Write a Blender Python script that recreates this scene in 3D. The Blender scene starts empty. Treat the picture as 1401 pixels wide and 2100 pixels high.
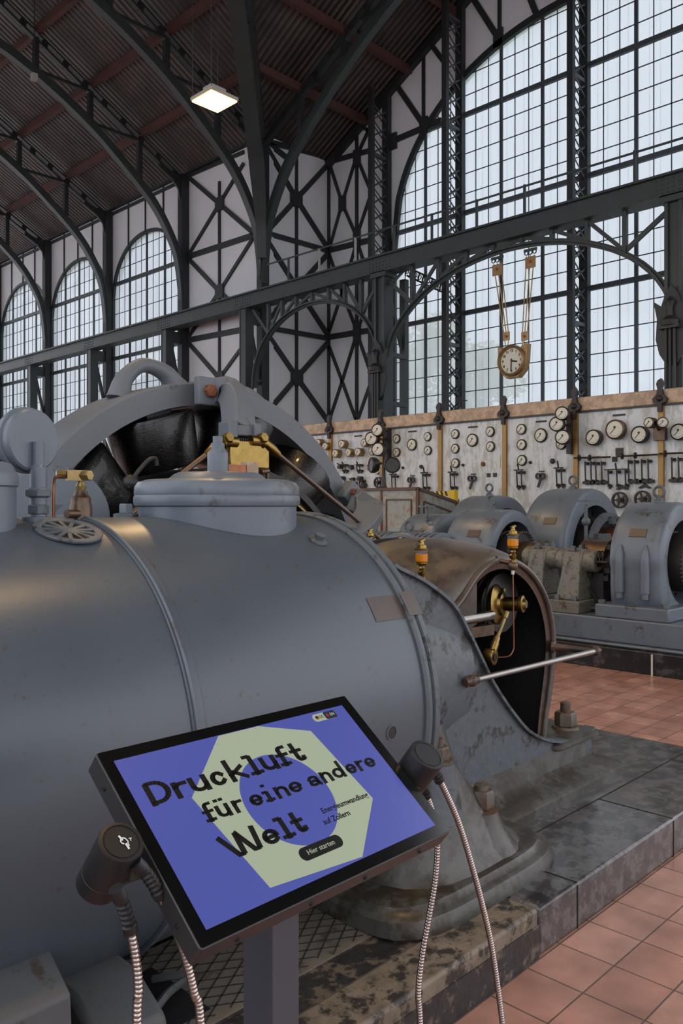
import bpy, math, random
from mathutils import Vector as V, Matrix
random.seed(4)
sc = bpy.context.scene
COL = sc.collection
PI = math.pi
# ------------------------------------------------------------------ camera
F, CX, HY, H = 1690.0, 700.5, 1038.0, 1.6
AZ = math.radians(44.2)
cam_d = bpy.data.cameras.new('camera'); cam = bpy.data.objects.new('camera', cam_d); COL.objects.link(cam)
cam.location = (0, 0, H); cam.rotation_euler = (PI/2, 0, AZ - PI/2)
cam_d.sensor_fit = 'VERTICAL'; cam_d.sensor_height = 36; cam_d.lens = F/2100*36
cam_d.shift_y = -(1050-HY)/2100; cam_d.clip_start = .05; cam_d.clip_end = 400
sc.camera = cam
# ------------------------------------------------------------------ light
w = bpy.data.worlds.new('overcast_sky'); sc.world = w; w.use_nodes = True
bg = w.node_tree.nodes['Background']; bg.inputs[0].default_value = (.915, .93, 1.0, 1); bg.inputs[1].default_value = 1.95
sc.view_settings.view_transform = 'Standard'; sc.view_settings.look = 'None'
sc.view_settings.gamma = 1; sc.view_settings.use_curve_mapping = False
sc.view_settings.exposure = .12
sc.cycles.use_denoising = True
sc.cycles.max_bounces = 8; sc.cycles.diffuse_bounces = 4; sc.cycles.glossy_bounces = 3
sc.cycles.transparent_max_bounces = 16; sc.cycles.sample_clamp_indirect = 4
sc.cycles.caustics_reflective = False; sc.cycles.caustics_refractive = False

# ------------------------------------------------------------------ helpers
def at(px, py, X=None, Y=None, Z=None):
    """world point of the surveyed photo position on the plane X, Y or Z = const"""
    a, b = (px-CX)/F, (HY-py)/F
    r = V((math.cos(AZ)+a*math.sin(AZ), math.sin(AZ)-a*math.cos(AZ), b)); c = V((0, 0, H))
    t = (X-c.x)/r.x if X is not None else (Y-c.y)/r.y if Y is not None else (Z-c.z)/r.z
    return c + r*t
def lin(c): return tuple(((v/255)/12.92 if v/255 <= .04045 else ((v/255+.055)/1.055)**2.4) for v in c[:3]) + (1,)
M = {}
def mat(name, col, rough=.5, metal=0, var=.12, scale=6, wear=None, wamt=.0, wscale=5, bump=0, bscale=40, coat=0, spec=.5, sx=None):
    m = bpy.data.materials.new(name); m.use_nodes = True; nt = m.node_tree; N = nt.nodes; L = nt.links
    b = N['Principled BSDF']
    b.inputs['Roughness'].default_value = rough; b.inputs['Metallic'].default_value = metal
    b.inputs['Coat Weight'].default_value = coat; b.inputs['Coat Roughness'].default_value = .28 if rough > .3 else .08; b.inputs['Specular IOR Level'].default_value = spec
    tc = N.new('ShaderNodeTexCoord'); src = tc.outputs['Object']
    if sx:
        mp = N.new('ShaderNodeMapping'); mp.inputs['Scale'].default_value = sx; L.new(src, mp.inputs[0]); src = mp.outputs[0]
    n = N.new('ShaderNodeTexNoise'); n.inputs['Scale'].default_value = scale; n.inputs['Detail'].default_value = 5; n.inputs['Roughness'].default_value = .65
    L.new(src, n.inputs['Vector'])
    r = N.new('ShaderNodeValToRGB'); c = lin(col)
    r.color_ramp.elements[0].position = .3; r.color_ramp.elements[1].position = .7
    r.color_ramp.elements[0].color = tuple(v*(1-var) for v in c[:3])+(1,); r.color_ramp.elements[1].color = tuple(min(1, v*(1+var)) for v in c[:3])+(1,)
    L.new(n.outputs[0], r.inputs[0]); out = r.outputs[0]
    if wear:
        n2 = N.new('ShaderNodeTexNoise'); n2.inputs['Scale'].default_value = wscale; n2.inputs['Detail'].default_value = 8; n2.inputs['Roughness'].default_value = .7
        L.new(src, n2.inputs['Vector'])
        r2 = N.new('ShaderNodeValToRGB'); p = 1-wamt
        r2.color_ramp.elements[0].position = max(0, p*.62+.06); r2.color_ramp.elements[1].position = min(1, p*.62+.14)
        r2.color_ramp.elements[0].color = (0, 0, 0, 1); r2.color_ramp.elements[1].color = (1, 1, 1, 1)
        L.new(n2.outputs[0], r2.inputs[0])
        mx = N.new('ShaderNodeMix'); mx.data_type = 'RGBA'; L.new(r2.outputs[0], mx.inputs['Factor']); L.new(out, mx.inputs[6]); mx.inputs[7].default_value = lin(wear)
        out = mx.outputs[2]
    L.new(out, b.inputs['Base Color'])
    rr = N.new('ShaderNodeMapRange'); rr.inputs[3].default_value = max(.03, rough-.08); rr.inputs[4].default_value = min(1, rough+.1)
    L.new(n.outputs[0], rr.inputs[0]); L.new(rr.outputs[0], b.inputs['Roughness'])
    if bump:
        n3 = N.new('ShaderNodeTexNoise'); n3.inputs['Scale'].default_value = bscale; n3.inputs['Detail'].default_value = 4; L.new(src, n3.inputs['Vector'])
        bp = N.new('ShaderNodeBump'); bp.inputs['Strength'].default_value = bump; bp.inputs['Distance'].default_value = .01
        L.new(n3.outputs[0], bp.inputs['Height']); L.new(bp.outputs[0], b.inputs['Normal'])
    M[name] = m; return m
def plain(name, col, rough=.6, emit=0, metal=0):
    m = bpy.data.materials.new(name); m.use_nodes = True; b = m.node_tree.nodes['Principled BSDF']
    b.inputs['Base Color'].default_value = lin(col); b.inputs['Roughness'].default_value = rough; b.inputs['Metallic'].default_value = metal
    if emit: b.inputs['Emission Color'].default_value = lin(col); b.inputs['Emission Strength'].default_value = emit
    M[name] = m; return m

class MB:
    def __init__(s): s.v = []; s.f = []
    def add(s, v, f):
        o = len(s.v); s.v += [tuple(p) for p in v]; s.f += [tuple(i+o for i in q) for q in f]; return s
    def box(s, c, d, m=None):
        vs = [V((x*d[0]/2, y*d[1]/2, z*d[2]/2)) for x in (-1, 1) for y in (-1, 1) for z in (-1, 1)]
        if m is not None: vs = [m @ p for p in vs]
        return s.add([p+V(c) for p in vs], [(0, 1, 3, 2), (4, 6, 7, 5), (0, 4, 5, 1), (2, 3, 7, 6), (0, 2, 6, 4), (1, 5, 7, 3)])
    def bx(s, x0, x1, y0, y1, z0, z1): return s.box(((x0+x1)/2, (y0+y1)/2, (z0+z1)/2), (x1-x0, y1-y0, z1-z0))
    def bar(s, p, q, w, h, up=(0, 0, 1)):
        p, q = V(p), V(q); d = q-p
        if d.length < 1e-6: return s
        z = d.normalized(); u = V(up)
        if abs(z.dot(u)) > .98: u = V((1, 0, 0)) if abs(z.x) < .9 else V((0, 1, 0))
        x = z.cross(u).normalized(); y = x.cross(z)
        vs = [b + x*sx*w/2 + y*sy*h/2 for b in (p, q) for sx, sy in ((-1, -1), (1, -1), (1, 1), (-1, 1))]
        return s.add(vs, [(3, 2, 1, 0), (4, 5, 6, 7), (0, 1, 5, 4), (1, 2, 6, 5), (2, 3, 7, 6), (3, 0, 4, 7)])
    def tube(s, pts, r, n=10, closed=False, cap=True):
        pts = [V(p) for p in pts]; rs = r if isinstance(r, (list, tuple)) else [r]*len(pts); rings = []; prev = None
        L = len(pts)
        for i, p in enumerate(pts):
            a = pts[(i-1) % L] if (closed or i > 0) else p; b = pts[(i+1) % L] if (closed or i < L-1) else p
            t = (b-a).normalized()
            if prev is None:
                prev = t.orthogonal().normalized()
            x = (prev - t*prev.dot(t))
            x = x.normalized() if x.length > 1e-6 else t.orthogonal().normalized()
            prev = x; y = t.cross(x)
            rings.append([p + (x*math.cos(2*PI*k/n)+y*math.sin(2*PI*k/n))*rs[i] for k in range(n)])
        vs = [q for g in rings for q in g]; fs = []
        for i in range(L if closed else L-1):
            j = (i+1) % L
            for k in range(n): k2 = (k+1) % n; fs.append((i*n+k, i*n+k2, j*n+k2, j*n+k))
        if cap and not closed: fs += [tuple(range(n-1, -1, -1)), tuple((L-1)*n+k for k in range(n))]
        return s.add(vs, fs)
    def sweep(s, pts, w, h, side):
        pts = [V(p) for p in pts]; n = len(pts); vs = []
        ws = w if isinstance(w, (list, tuple)) else [w]*n; hs = h if isinstance(h, (list, tuple)) else [h]*n
        for i, p in enumerate(pts):
            t = (pts[min(i+1, n-1)]-pts[max(i-1, 0)]).normalized(); x = V(side); x = (x-t*x.dot(t)).normalized(); y = t.cross(x)
            vs += [p+x*a*ws[i]/2+y*b*hs[i]/2 for a, b in ((-1, -1), (1, -1), (1, 1), (-1, 1))]
        fs = [(3, 2, 1, 0), tuple(4*(n-1)+k for k in range(4))]+[(4*i+k, 4*i+(k+1) % 4, 4*i+4+(k+1) % 4, 4*i+4+k) for i in range(n-1) for k in range(4)]
        return s.add(vs, fs)
    def lathe(s, prof, o, ax, n=32, a0=0, a1=2*PI, sc2=1.0):
        """prof: (radius, distance along axis)"""
        ax = V(ax).normalized(); x = ax.orthogonal().normalized()
        if abs(ax.z) < .9: x = ax.cross(V((0, 0, 1))).normalized()
        else: x = V((1, 0, 0)) - ax*ax.x; x.normalize()
        y = ax.cross(x); o = V(o); full = abs(a1-a0-2*PI) < 1e-6; m = n if full else n+1
        vs = [o + ax*h + (x*math.cos(a0+(a1-a0)*k/n) + y*math.sin(a0+(a1-a0)*k/n))*r for r, h in prof for k in range(m)]
        fs = []
        for i in range(len(prof)-1):
            for k in range(n):
                k2 = (k+1) % m; fs.append((i*m+k, i*m+k2, (i+1)*m+k2, (i+1)*m+k))
        if full:
            if prof[0][0] > 1e-5: fs.append(tuple(range(m-1, -1, -1)))
            if prof[-1][0] > 1e-5: fs.append(tuple((len(prof)-1)*m+k for k in range(m)))
        return s.add(vs, fs)
    def ringlathe(s, prof, o, ax, n=48):
        """closed profile loop"""
        k = len(s.f); s.lathe(prof+[prof[0]], o, ax, n); s.f = s.f[:-2] if prof[0][0] > 1e-5 else s.f; return s
    def prism(s, poly, d, fn):
        """poly 2d -> fn(a,b,t) ; extruded t in d"""
        n = len(poly); vs = [fn(a, b, t) for t in d for a, b in poly]
        return s.add(vs, [tuple(range(n-1, -1, -1)), tuple(range(n, 2*n))] + [(i, (i+1) % n, n+(i+1) % n, n+i) for i in range(n)])
    def sphere(s, c, r, n=14, sx=(1, 1, 1)):
        k = n//2; o = V(c); prof = [(max(1e-6, math.sin(PI*i/k))*r, -math.cos(PI*i/k)*r) for i in range(k+1)]
        b = len(s.v); s.lathe(prof, (0, 0, 0), (0, 0, 1), n)
        for i in range(b, len(s.v)): p = s.v[i]; s.v[i] = (p[0]*sx[0]+o.x, p[1]*sx[1]+o.y, p[2]*sx[2]+o.z)
        return s
    def hexa(s, o, ax, r, h, n=6): return s.lathe([(r*.9, 0), (r, h*.06), (r, h*.86), (r*.86, h)], o, ax, n)
    def build(s, name, m, parent=None, smooth=True, bev=0, ang=35):
        me = bpy.data.meshes.new(name); me.from_pydata(s.v, [], s.f)
        import bmesh
        bm = bmesh.new(); bm.from_mesh(me); bmesh.ops.recalc_face_normals(bm, faces=bm.faces); bm.to_mesh(me); bm.free()
        me.materials.append(M[m] if isinstance(m, str) else m)
        if smooth:
            me.shade_smooth(); me.set_sharp_from_angle(angle=math.radians(ang))
        o = bpy.data.objects.new(name, me); COL.objects.link(o)
        if parent is not None:
            o.parent = parent; o.matrix_parent_inverse = Matrix.Identity(4)
            me.transform(Matrix.Translation(-world_loc(parent)))
        if bev:
            b = o.modifiers.new('bevel', 'BEVEL'); b.width = bev; b.segments = 2; b.limit_method = 'ANGLE'; b.angle_limit = math.radians(40)
        return o
def world_loc(o):
    l = V((0, 0, 0))
    while o is not None: l = l + o.location; o = o.parent
    return l
def thing(name, label, cat, loc=(0, 0, 0), group=None):
    o = bpy.data.objects.new(name, None); COL.objects.link(o); o.location = loc; o.empty_display_size = .1
    o['label'] = label; o['category'] = cat
    if group: o['group'] = group
    return o
def tag(o, label, cat, group=None, kind=None):
    o['label'] = label; o['category'] = cat
    if group: o['group'] = group
    if kind: o['kind'] = kind
    return o
def struct(o): o['kind'] = 'structure'; return o
def room(name, loc=(0, 0, 0)):
    o = bpy.data.objects.new(name, None); COL.objects.link(o); o.location = loc; o['kind'] = 'structure'; return o
def smoothline(pts, k=6):
    """catmull-rom"""
    P = [V(p) for p in pts]; out = []
    for i in range(len(P)-1):
        a = P[max(i-1, 0)]; b = P[i]; c = P[i+1]; d = P[min(i+2, len(P)-1)]
        for j in range(k):
            t = j/k; out.append(.5*((2*b)+(c-a)*t+(2*a-5*b+4*c-d)*t*t+(3*b-3*c+d-a)*t**3))
    out.append(P[-1]); return out

# ------------------------------------------------------------------ materials
GREY = (74, 83, 92)
mat('engine_grey', GREY, .36, var=.06, scale=3, wear=(66, 62, 56), wamt=.12, wscale=30, bump=.12, bscale=6, coat=.15)
mat('worn_grey', (88, 96, 102), .5, var=.14, scale=9, wear=(52, 50, 48), wamt=.24, wscale=9, bump=.4, bscale=26)
mat('oily_grey', (74, 73, 68), .42, var=.35, scale=7, wear=(52, 44, 34), wamt=.36, wscale=6, bump=.4, bscale=22, coat=.2)
mat('machine_grey', (96, 106, 116), .42, var=.1, scale=5, wear=(70, 62, 52), wamt=.16, wscale=4, coat=.15)
mat('ring_grey', (98, 104, 111), .5, var=.1, scale=3, wear=(72, 68, 62), wamt=.16, wscale=3)
mat('pedestal_grey', (112, 111, 102), .45, var=.14, scale=6, wear=(78, 66, 50), wamt=.24, wscale=18)
mat('hood_brown', (82, 72, 62), .40, var=.18, scale=4, wear=(58, 51, 45), wamt=.26, wscale=3, coat=.25)
mat('lip_brown', (82, 60, 48), .42, var=.2, scale=8, wear=(50, 36, 28), wamt=.3)
mat('black_lacquer', (12, 11, 10), .25, var=.3, scale=30, bump=.3, bscale=60, coat=.25, sx=(1, 1, 3))
mat('dark_iron', (38, 37, 36), .5, var=.3, scale=12)
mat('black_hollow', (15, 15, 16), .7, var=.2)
mat('rust', (116, 68, 40), .7, var=.35, scale=30)
mat('rusty_nut', (88, 82, 72), .5, var=.3, scale=20, wear=(88, 62, 44), wamt=.28, wscale=26)
mat('brass', (142, 118, 66), .3, 1, var=.25, scale=14)
mat('old_brass', (148, 128, 84), .38, .8, var=.3, scale=20)
mat('bronze', (98, 80, 66), .4, .7, var=.3, scale=16)
mat('copper', (140, 92, 68), .38, .9, var=.3, scale=12)
mat('steel_rod', (150, 146, 140), .28, 1, var=.15, scale=9)
mat('brown_rod', (100, 84, 74), .32, .7, var=.2, scale=9)
mat('chrome_hose', (176, 166, 160), .22, 1, var=.05)
mat('black_plastic', (26, 26, 28), .42, var=.08, scale=10)
mat('kiosk_metal', (62, 60, 62), .38, .35, var=.05, scale=8)
mat('post_metal', (78, 80, 88), .45, .2, var=.05, scale=8)
mat('bezel_glass', (10, 12, 12), .12, var=.05, coat=.3)
mat('flare_steel', (70, 76, 82), .55, var=.1, scale=3); mat('green_steel', (50, 58, 58), .5, var=.16, scale=3)  # window bars paled in colour to imitate flare from the bright panes
mat('dark_steel', (38, 42, 44), .55, var=.18, scale=3)
mat('plaster', (218, 221, 226), .85, var=.05, scale=.8)
mat('marble', (198, 203, 206), .35, var=.06, scale=2.5, wear=(172, 172, 166), wamt=.33, wscale=3.2, sx=(1, 2.2, .8))
mat('beige_marble', (186, 160, 132), .4, var=.14, scale=6, wear=(156, 132, 106), wamt=.35, wscale=7)
mat('purlin_red', (86, 56, 50), .6, var=.18, scale=3)
mat('dial_cream', (206, 204, 188), .4, var=.04)
mat('black_rim', (32, 29, 26), .4, var=.1)
mat('switch_brown', (48, 42, 38), .45, .3, var=.4, scale=30)
mat('brass_post', (150, 118, 70), .42, .5, var=.15, scale=6)
mat('cabinet_blue', (140, 146, 140), .6, var=.16, scale=4, wear=(134, 112, 96), wamt=.28, wscale=5)
mat('cabinet_edge', (84, 62, 48), .6, var=.15)
mat('stone_dark', (56, 56, 58), .24, var=.4, scale=9, wear=(92, 90, 90), wamt=.34, wscale=14, bump=.12, bscale=22, coat=.35)
mat('stone_beige', (124, 112, 96), .55, var=.28, scale=14, wear=(52, 48, 44), wamt=.30, wscale=12, bump=.3, bscale=30)
mat('stone_black', (46, 45, 46), .4, var=.4, scale=14, wear=(106, 96, 82), wamt=.27, wscale=16, bump=.3, bscale=30)
mat('plinth_black', (34, 34, 37), .3, var=.4, scale=6, wear=(70, 70, 72), wamt=.25, wscale=6)
mat('checker', (124, 116, 103), .45, .2, var=.14, scale=7, wear=(88, 80, 68), wamt=.22, wscale=9); mat('checker_dark', (58, 53, 47), .6, .1, var=.2, scale=9)
mat('worn_plate', (84, 85, 86), .6, var=.12, scale=5, wear=(66, 58, 50), wamt=.22, wscale=10)
mat('clock_gold', (150, 120, 82), .4, .6, var=.2, scale=20)
mat('tape_brown', (80, 70, 64), .4, var=.1, scale=12)
mat('leaf_green', (150, 176, 98), .7, var=.3, scale=2, wear=(214, 196, 96), wamt=.36, wscale=1.4)
mat('bark', (70, 60, 48), .9, var=.3)
mat('lawn', (120, 140, 92), .95, var=.2, scale=.4)
mat('far_brick', (150, 122, 104), .9, var=.15, scale=2)
mat('far_slate', (120, 132, 142), .8, var=.1, scale=2)
plain('yellow', (214, 176, 30), .5); plain('black_paint', (18, 18, 18), .5); plain('white_print', (225, 225, 225), .5)
plain('lamp_grey', (150, 150, 146), .5); plain('lamp_glow', (255, 190, 100), .5, 9)
plain('screen_blue', (88, 98, 190), .5, .34); plain('screen_sage', (176, 186, 160), .5, .40); plain('screen_black', (20, 18, 22), .4, 0)
plain('screen_red', (150, 60, 50), .5, .3); plain('screen_dark', (52, 54, 74), .5, .2)
for k in ('screen_blue', 'screen_sage', 'screen_black', 'screen_red', 'screen_dark'):
    b = M[k].node_tree.nodes['Principled BSDF']; c = b.inputs['Emission Color'].default_value[:]
    b.inputs['Base Color'].default_value = (.01, .01, .01, 1); b.inputs['Roughness'].default_value = .25; b.inputs['Emission Strength'].default_value *= 1.85
def oil_mat():
    m = bpy.data.materials.new('amber_oil'); m.use_nodes = True; b = m.node_tree.nodes['Principled BSDF']
    b.inputs['Base Color'].default_value = lin((206, 122, 4)); b.inputs['Roughness'].default_value = .15
    M['amber_oil'] = m
    m = bpy.data.materials.new('clear_glass'); m.use_nodes = True; nt = m.node_tree; b = nt.nodes['Principled BSDF']
    b.inputs['Base Color'].default_value = (.5, .5, .48, 1); b.inputs['Roughness'].default_value = .08; b.inputs['Alpha'].default_value = .14
    M['clear_glass'] = m
oil_mat()
def pane_mat():
    m = bpy.data.materials.new('hazy_glass'); m.use_nodes = True; nt = m.node_tree; N = nt.nodes; L = nt.links; N.clear()
    o = N.new('ShaderNodeOutputMaterial'); t = N.new('ShaderNodeBsdfTransparent'); t.inputs[0].default_value = (.72, .74, .78, 1)
    tr = N.new('ShaderNodeBsdfTranslucent'); tr.inputs[0].default_value = (.76, .78, .82, 1)
    g = N.new('ShaderNodeBsdfGlossy'); g.inputs['Roughness'].default_value = .1; g.inputs[0].default_value = (.8, .8, .8, 1)
    a = N.new('ShaderNodeMixShader'); a.inputs[0].default_value = .5; L.new(t.outputs[0], a.inputs[1]); L.new(tr.outputs[0], a.inputs[2])
    b = N.new('ShaderNodeMixShader'); b.inputs[0].default_value = .05; L.new(a.outputs[0], b.inputs[1]); L.new(g.outputs[0], b.inputs[2])
    L.new(b.outputs[0], o.inputs[0]); M['hazy_glass'] = m
pane_mat()
def tile_mat():
    m = bpy.data.materials.new('red_tile'); m.use_nodes = True; nt = m.node_tree; N = nt.nodes; L = nt.links; b = N['Principled BSDF']
    tc = N.new('ShaderNodeTexCoord'); mp = N.new('ShaderNodeMapping'); L.new(tc.outputs['Object'], mp.inputs[0])
    mp.inputs['Location'].default_value = (-2.2717+.2235*20, -1.320+.209*20, 0)
    br = N.new('ShaderNodeTexBrick'); br.offset = 0; br.squash = 1; L.new(mp.outputs[0], br.inputs[0])
    br.inputs['Color1'].default_value = lin((192, 148, 132)); br.inputs['Color2'].default_value = lin((174, 128, 112)); br.inputs['Mortar'].default_value = lin((104, 88, 74))
    br.inputs['Scale'].default_value = 1; br.inputs['Mortar Size'].default_value = .0038; br.inputs['Mortar Smooth'].default_value = .3
    br.inputs['Brick Width'].default_value = .2235; br.inputs['Row Height'].default_value = .209
    n = N.new('ShaderNodeTexNoise'); n.inputs['Scale'].default_value = 5; n.inputs['Detail'].default_value = 8; L.new(tc.outputs['Object'], n.inputs[0])
    mr = N.new('ShaderNodeMapRange'); mr.inputs[1].default_value = .3; mr.inputs[2].default_value = .7; mr.inputs[3].default_value = .72; mr.inputs[4].default_value = 1.22; L.new(n.outputs[0], mr.inputs[0])
    mx = N.new('ShaderNodeMix'); mx.data_type = 'RGBA'; mx.blend_type = 'MULTIPLY'; mx.inputs[0].default_value = 1; L.new(br.outputs[0], mx.inputs[6]); L.new(mr.outputs[0], mx.inputs[7])
    L.new(mx.outputs[2], b.inputs['Base Color']); r = N.new('ShaderNodeMapRange'); r.inputs[3].default_value = .16; r.inputs[4].default_value = .34; L.new(n.outputs[0], r.inputs[0]); L.new(r.outputs[0], b.inputs['Roughness'])
    bp = N.new('ShaderNodeBump'); bp.inputs['Strength'].default_value = .5; bp.inputs['Distance'].default_value = .004; bp.invert = True
    L.new(br.outputs['Fac'], bp.inputs['Height']); L.new(bp.outputs[0], b.inputs['Normal']); M['red_tile'] = m
tile_mat()
def roof_mat(name, axis):
    m = bpy.data.materials.new(name); m.use_nodes = True; nt = m.node_tree; N = nt.nodes; L = nt.links; b = N['Principled BSDF']
    b.inputs['Roughness'].default_value = .6
    tc = N.new('ShaderNodeTexCoord'); sp = N.new('ShaderNodeSeparateXYZ'); L.new(tc.outputs['Object'], sp.inputs[0])
    mu = N.new('ShaderNodeMath'); mu.operation = 'MULTIPLY'; mu.inputs[1].default_value = 2*PI/.17; L.new(sp.outputs[axis], mu.inputs[0])
    sn = N.new('ShaderNodeMath'); sn.operation = 'SINE'; L.new(mu.outputs[0], sn.inputs[0])
    n = N.new('ShaderNodeTexNoise'); n.inputs['Scale'].default_value = 1.2; n.inputs['Detail'].default_value = 6; L.new(tc.outputs['Object'], n.inputs[0])
    r = N.new('ShaderNodeValToRGB'); r.color_ramp.elements[0].position = .3; r.color_ramp.elements[1].position = .72
    r.color_ramp.elements[0].color = lin((48, 40, 38)); r.color_ramp.elements[1].color = lin((92, 80, 76)); L.new(n.outputs[0], r.inputs[0])
    mx = N.new('ShaderNodeMix'); mx.data_type = 'RGBA'; L.new(r.outputs[0], mx.inputs[6]); mx.inputs[7].default_value = lin((34, 29, 28))
    gt = N.new('ShaderNodeMath'); gt.operation = 'GREATER_THAN'; gt.inputs[1].default_value = .8; L.new(sn.outputs[0], gt.inputs[0]); L.new(gt.outputs[0], mx.inputs[0])
    L.new(mx.outputs[2], b.inputs['Base Color'])
    bp = N.new('ShaderNodeBump'); bp.inputs['Strength'].default_value = .8; bp.inputs['Distance'].default_value = .04; L.new(sn.outputs[0], bp.inputs['Height']); L.new(bp.outputs[0], b.inputs['Normal'])
    M[name] = m
roof_mat('roof_main', 1); roof_mat('roof_cross', 0)

# ------------------------------------------------------------------ setting
XW, XT, YT, YC, ZE, S = 14.5, 17.0, 17.03, 8.9, 11.65, .55
XR = XW-(YT-YC)                       # main ridge, 6.37
struct(MB().bx(-14, 17.2, -22, 45, -.12, 0).build('floor', 'red_tile'))
tag(MB().bx(17.3, 140, -60, 180, -1.3, -1.2).build('lawn_ground', 'lawn'), 'pale green ground outside beyond the hall windows', 'ground', kind='structure')
cl = room('ceiling', (XR, YC, ZE))
def rz(x): return ZE+S*(XW-x)
def ty(y): return ZE+S*(YT-y)
def slab(name, pts, m):
    n = len(pts); vs = [V(p) for p in pts]+[V(p)+V((0, 0, .12)) for p in pts]
    MB().add(vs, [tuple(range(n)), tuple(range(2*n-1, n-1, -1))]+[(i, (i+1) % n, n+(i+1) % n, n+i) for i in range(n)]).build(name, m, cl, smooth=False)
Z2 = rz(XR)
slab('main_roof', [(XW+.15, YT, rz(XW+.15)), (XW+.15, 45, rz(XW+.15)), (XR, 45, Z2), (XR, YC, Z2), (XW, YT, ZE)], 'roof_main')
slab('cross_roof', [(XW, YT, ZE), (XR, YC, Z2), (XT+.2, YC, Z2), (XT+.2, YT, ZE)], 'roof_cross')
slab('cross_roof', [(XW, 2*YC-YT, ZE), (XT+.2, 2*YC-YT, ZE), (XT+.2, YC, Z2), (XR, YC, Z2)], 'roof_cross')
slab('main_roof', [(XR, YC, Z2), (XR, -20, Z2), (XW, -20, ZE), (XW, 2*YC-YT, ZE)], 'roof_main')
slab('main_roof', [(XR, 45, Z2), (2*XR-XW, 45, ZE), (2*XR-XW, -20, ZE), (XR, -20, Z2)], 'roof_main')
def supere(d, a, b, n=2.2):
    t = min(1, abs(d)/a); return b*(1-t**n)**(1/n)
def wall_strips(mb, us, zlo, zhi, fn, th):
    """strip wall between curves zlo(u), zhi(u)"""
    for a, b in zip(us, us[1:]):
        if max(zhi(a)-zlo(a), zhi(b)-zlo(b)) < 1e-4: continue
        vs = [fn(u, z, t) for t in (0, th) for u, z in ((a, zlo(a)), (b, zlo(b)), (b, zhi(b)), (a, zhi(a)))]
        mb.add(vs, [(0, 1, 2, 3), (7, 6, 5, 4), (0, 4, 5, 1), (3, 2, 6, 7), (0, 3, 7, 4), (1, 5, 6, 2)])
fX = lambda X: (lambda u, z, t: (X+t, u, z))
lin_ = lambda a, b, n: [a+(b-a)*i/n for i in range(n+1)]
COLY = [17.03, 20.71, 25.10, 29.5, 33.9, 38.3]
# long side wall with arched windows
wl = room('wall_left', (XW, 25, 0)); mb = MB()
wall_strips(mb, [17.03, 20.71], lambda u: 0, lambda u: ZE+.1, fX(XW+.1), .25)
WIN = []
for a, b in zip(COLY[1:], COLY[2:]):
    y0, y1 = a+.22, b-.1; c = (y0+y1)/2; hw = (y1-y0)/2; top = lambda u, c=c, hw=hw: 8.45+supere(u-c, hw, 1.97, 2.15)
    wall_strips(mb, [a, y0], lambda u: 0, lambda u: ZE+.1, fX(XW+.1), .25)
    wall_strips(mb, lin_(y0, y1, 28), top, lambda u: ZE+.1, fX(XW+.1), .25)
    wall_strips(mb, [y0, y1], lambda u: 0, lambda u: 2.2, fX(XW+.1), .25)
    wall_strips(mb, [y1, b], lambda u: 0, lambda u: ZE+.1, fX(XW+.1), .25)
    WIN.append((y0, y1, c, hw, top))
mb.build('plaster', 'plaster', wl, smooth=False)
# panel joints and bay bracing of the long wall
mb = MB()
for a, b in zip(COLY[1:], COLY[2:]):
    for k in (1, 2, 3):
        y = a+.22+(b-a-.32)*k/4; z0 = 8.45+supere(y-(a+b+.12)/2, (b-a-.32)/2, 1.97, 2.15)
        mb.bx(XW+.06, XW+.1, y-.02, y+.02, z0, ZE-.02)
    mb.bx(XW+.02, XW+.1, a, b, ZE-.22, ZE-.14)
mb.bx(XW-.02, XW+.1, 17, 45, ZE-.06, ZE+.1)
mb.build('wall_joints', 'dark_steel', wl)
def segs(mb, L, w, t=.06, **pl):
    for q in L:
        p, r = at(q[0], q[1], **pl), at(q[2], q[3], **pl); ww = q[4] if len(q) > 4 else w
        if 'X' in pl: mb.bar(p, r, ww, t, (1, 0, 0))
        else: mb.bar(p, r, ww, t, (0, 1, 0))
mb = MB()
segs(mb, [(385, 362, 450, 418, .12), (450, 418, 522, 480, .12), (500, 335, 450, 418, .1), (450, 418, 386, 524, .1), (384, 527, 528, 480, .16), (386, 530, 450, 598, .12), (450, 598, 470, 616, .12),
          (518, 490, 450, 598, .1), (450, 598, 384, 695, .1), (384, 698, 530, 670, .16), (384, 700, 450, 776, .12), (450, 776, 520, 850, .12), (520, 680, 450, 776, .1), (450, 776, 386, 870, .1)], .1, X=XW+.07)
segs(mb, [(450, 372, 450, 900, .07), (383, 362, 500, 312, .1)], .05, X=XW+.07)
for q in ((450, 418), (450, 598), (450, 776)):
    p = at(*q, X=XW+.05); mb.bx(p.x-.03, p.x+.03, p.y-.18, p.y+.18, p.z-.2, p.z+.2)
mb.build('bay_bracing', 'dark_steel', wl)
# opposite long wall behind the visitor, with its own tall window openings
wf = room('wall_front', (2*XR-XW, 15, 0)); mb = MB(); X0 = 2*XR-XW-.2
wys = [-20.0]
while wys[-1] < 45: wys.append(wys[-1]+4.4)
for a, b in zip(wys, wys[1:]):
    wall_strips(mb, [a, a+.5], lambda u: 0, lambda u: ZE+.1, fX(X0), .2); wall_strips(mb, [a+.5, b-.5], lambda u: 0, lambda u: 1.3, fX(X0), .2)
    c = (a+b)/2; wall_strips(mb, lin_(a+.5, b-.5, 16), lambda u, c=c: 8.4+supere(u-c, 1.7, 1.9), lambda u: ZE+.1, fX(X0), .2); wall_strips(mb, [b-.5, b], lambda u: 0, lambda u: ZE+.1, fX(X0), .2)
mb.build('plaster', 'plaster', wf, smooth=False)
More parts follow.
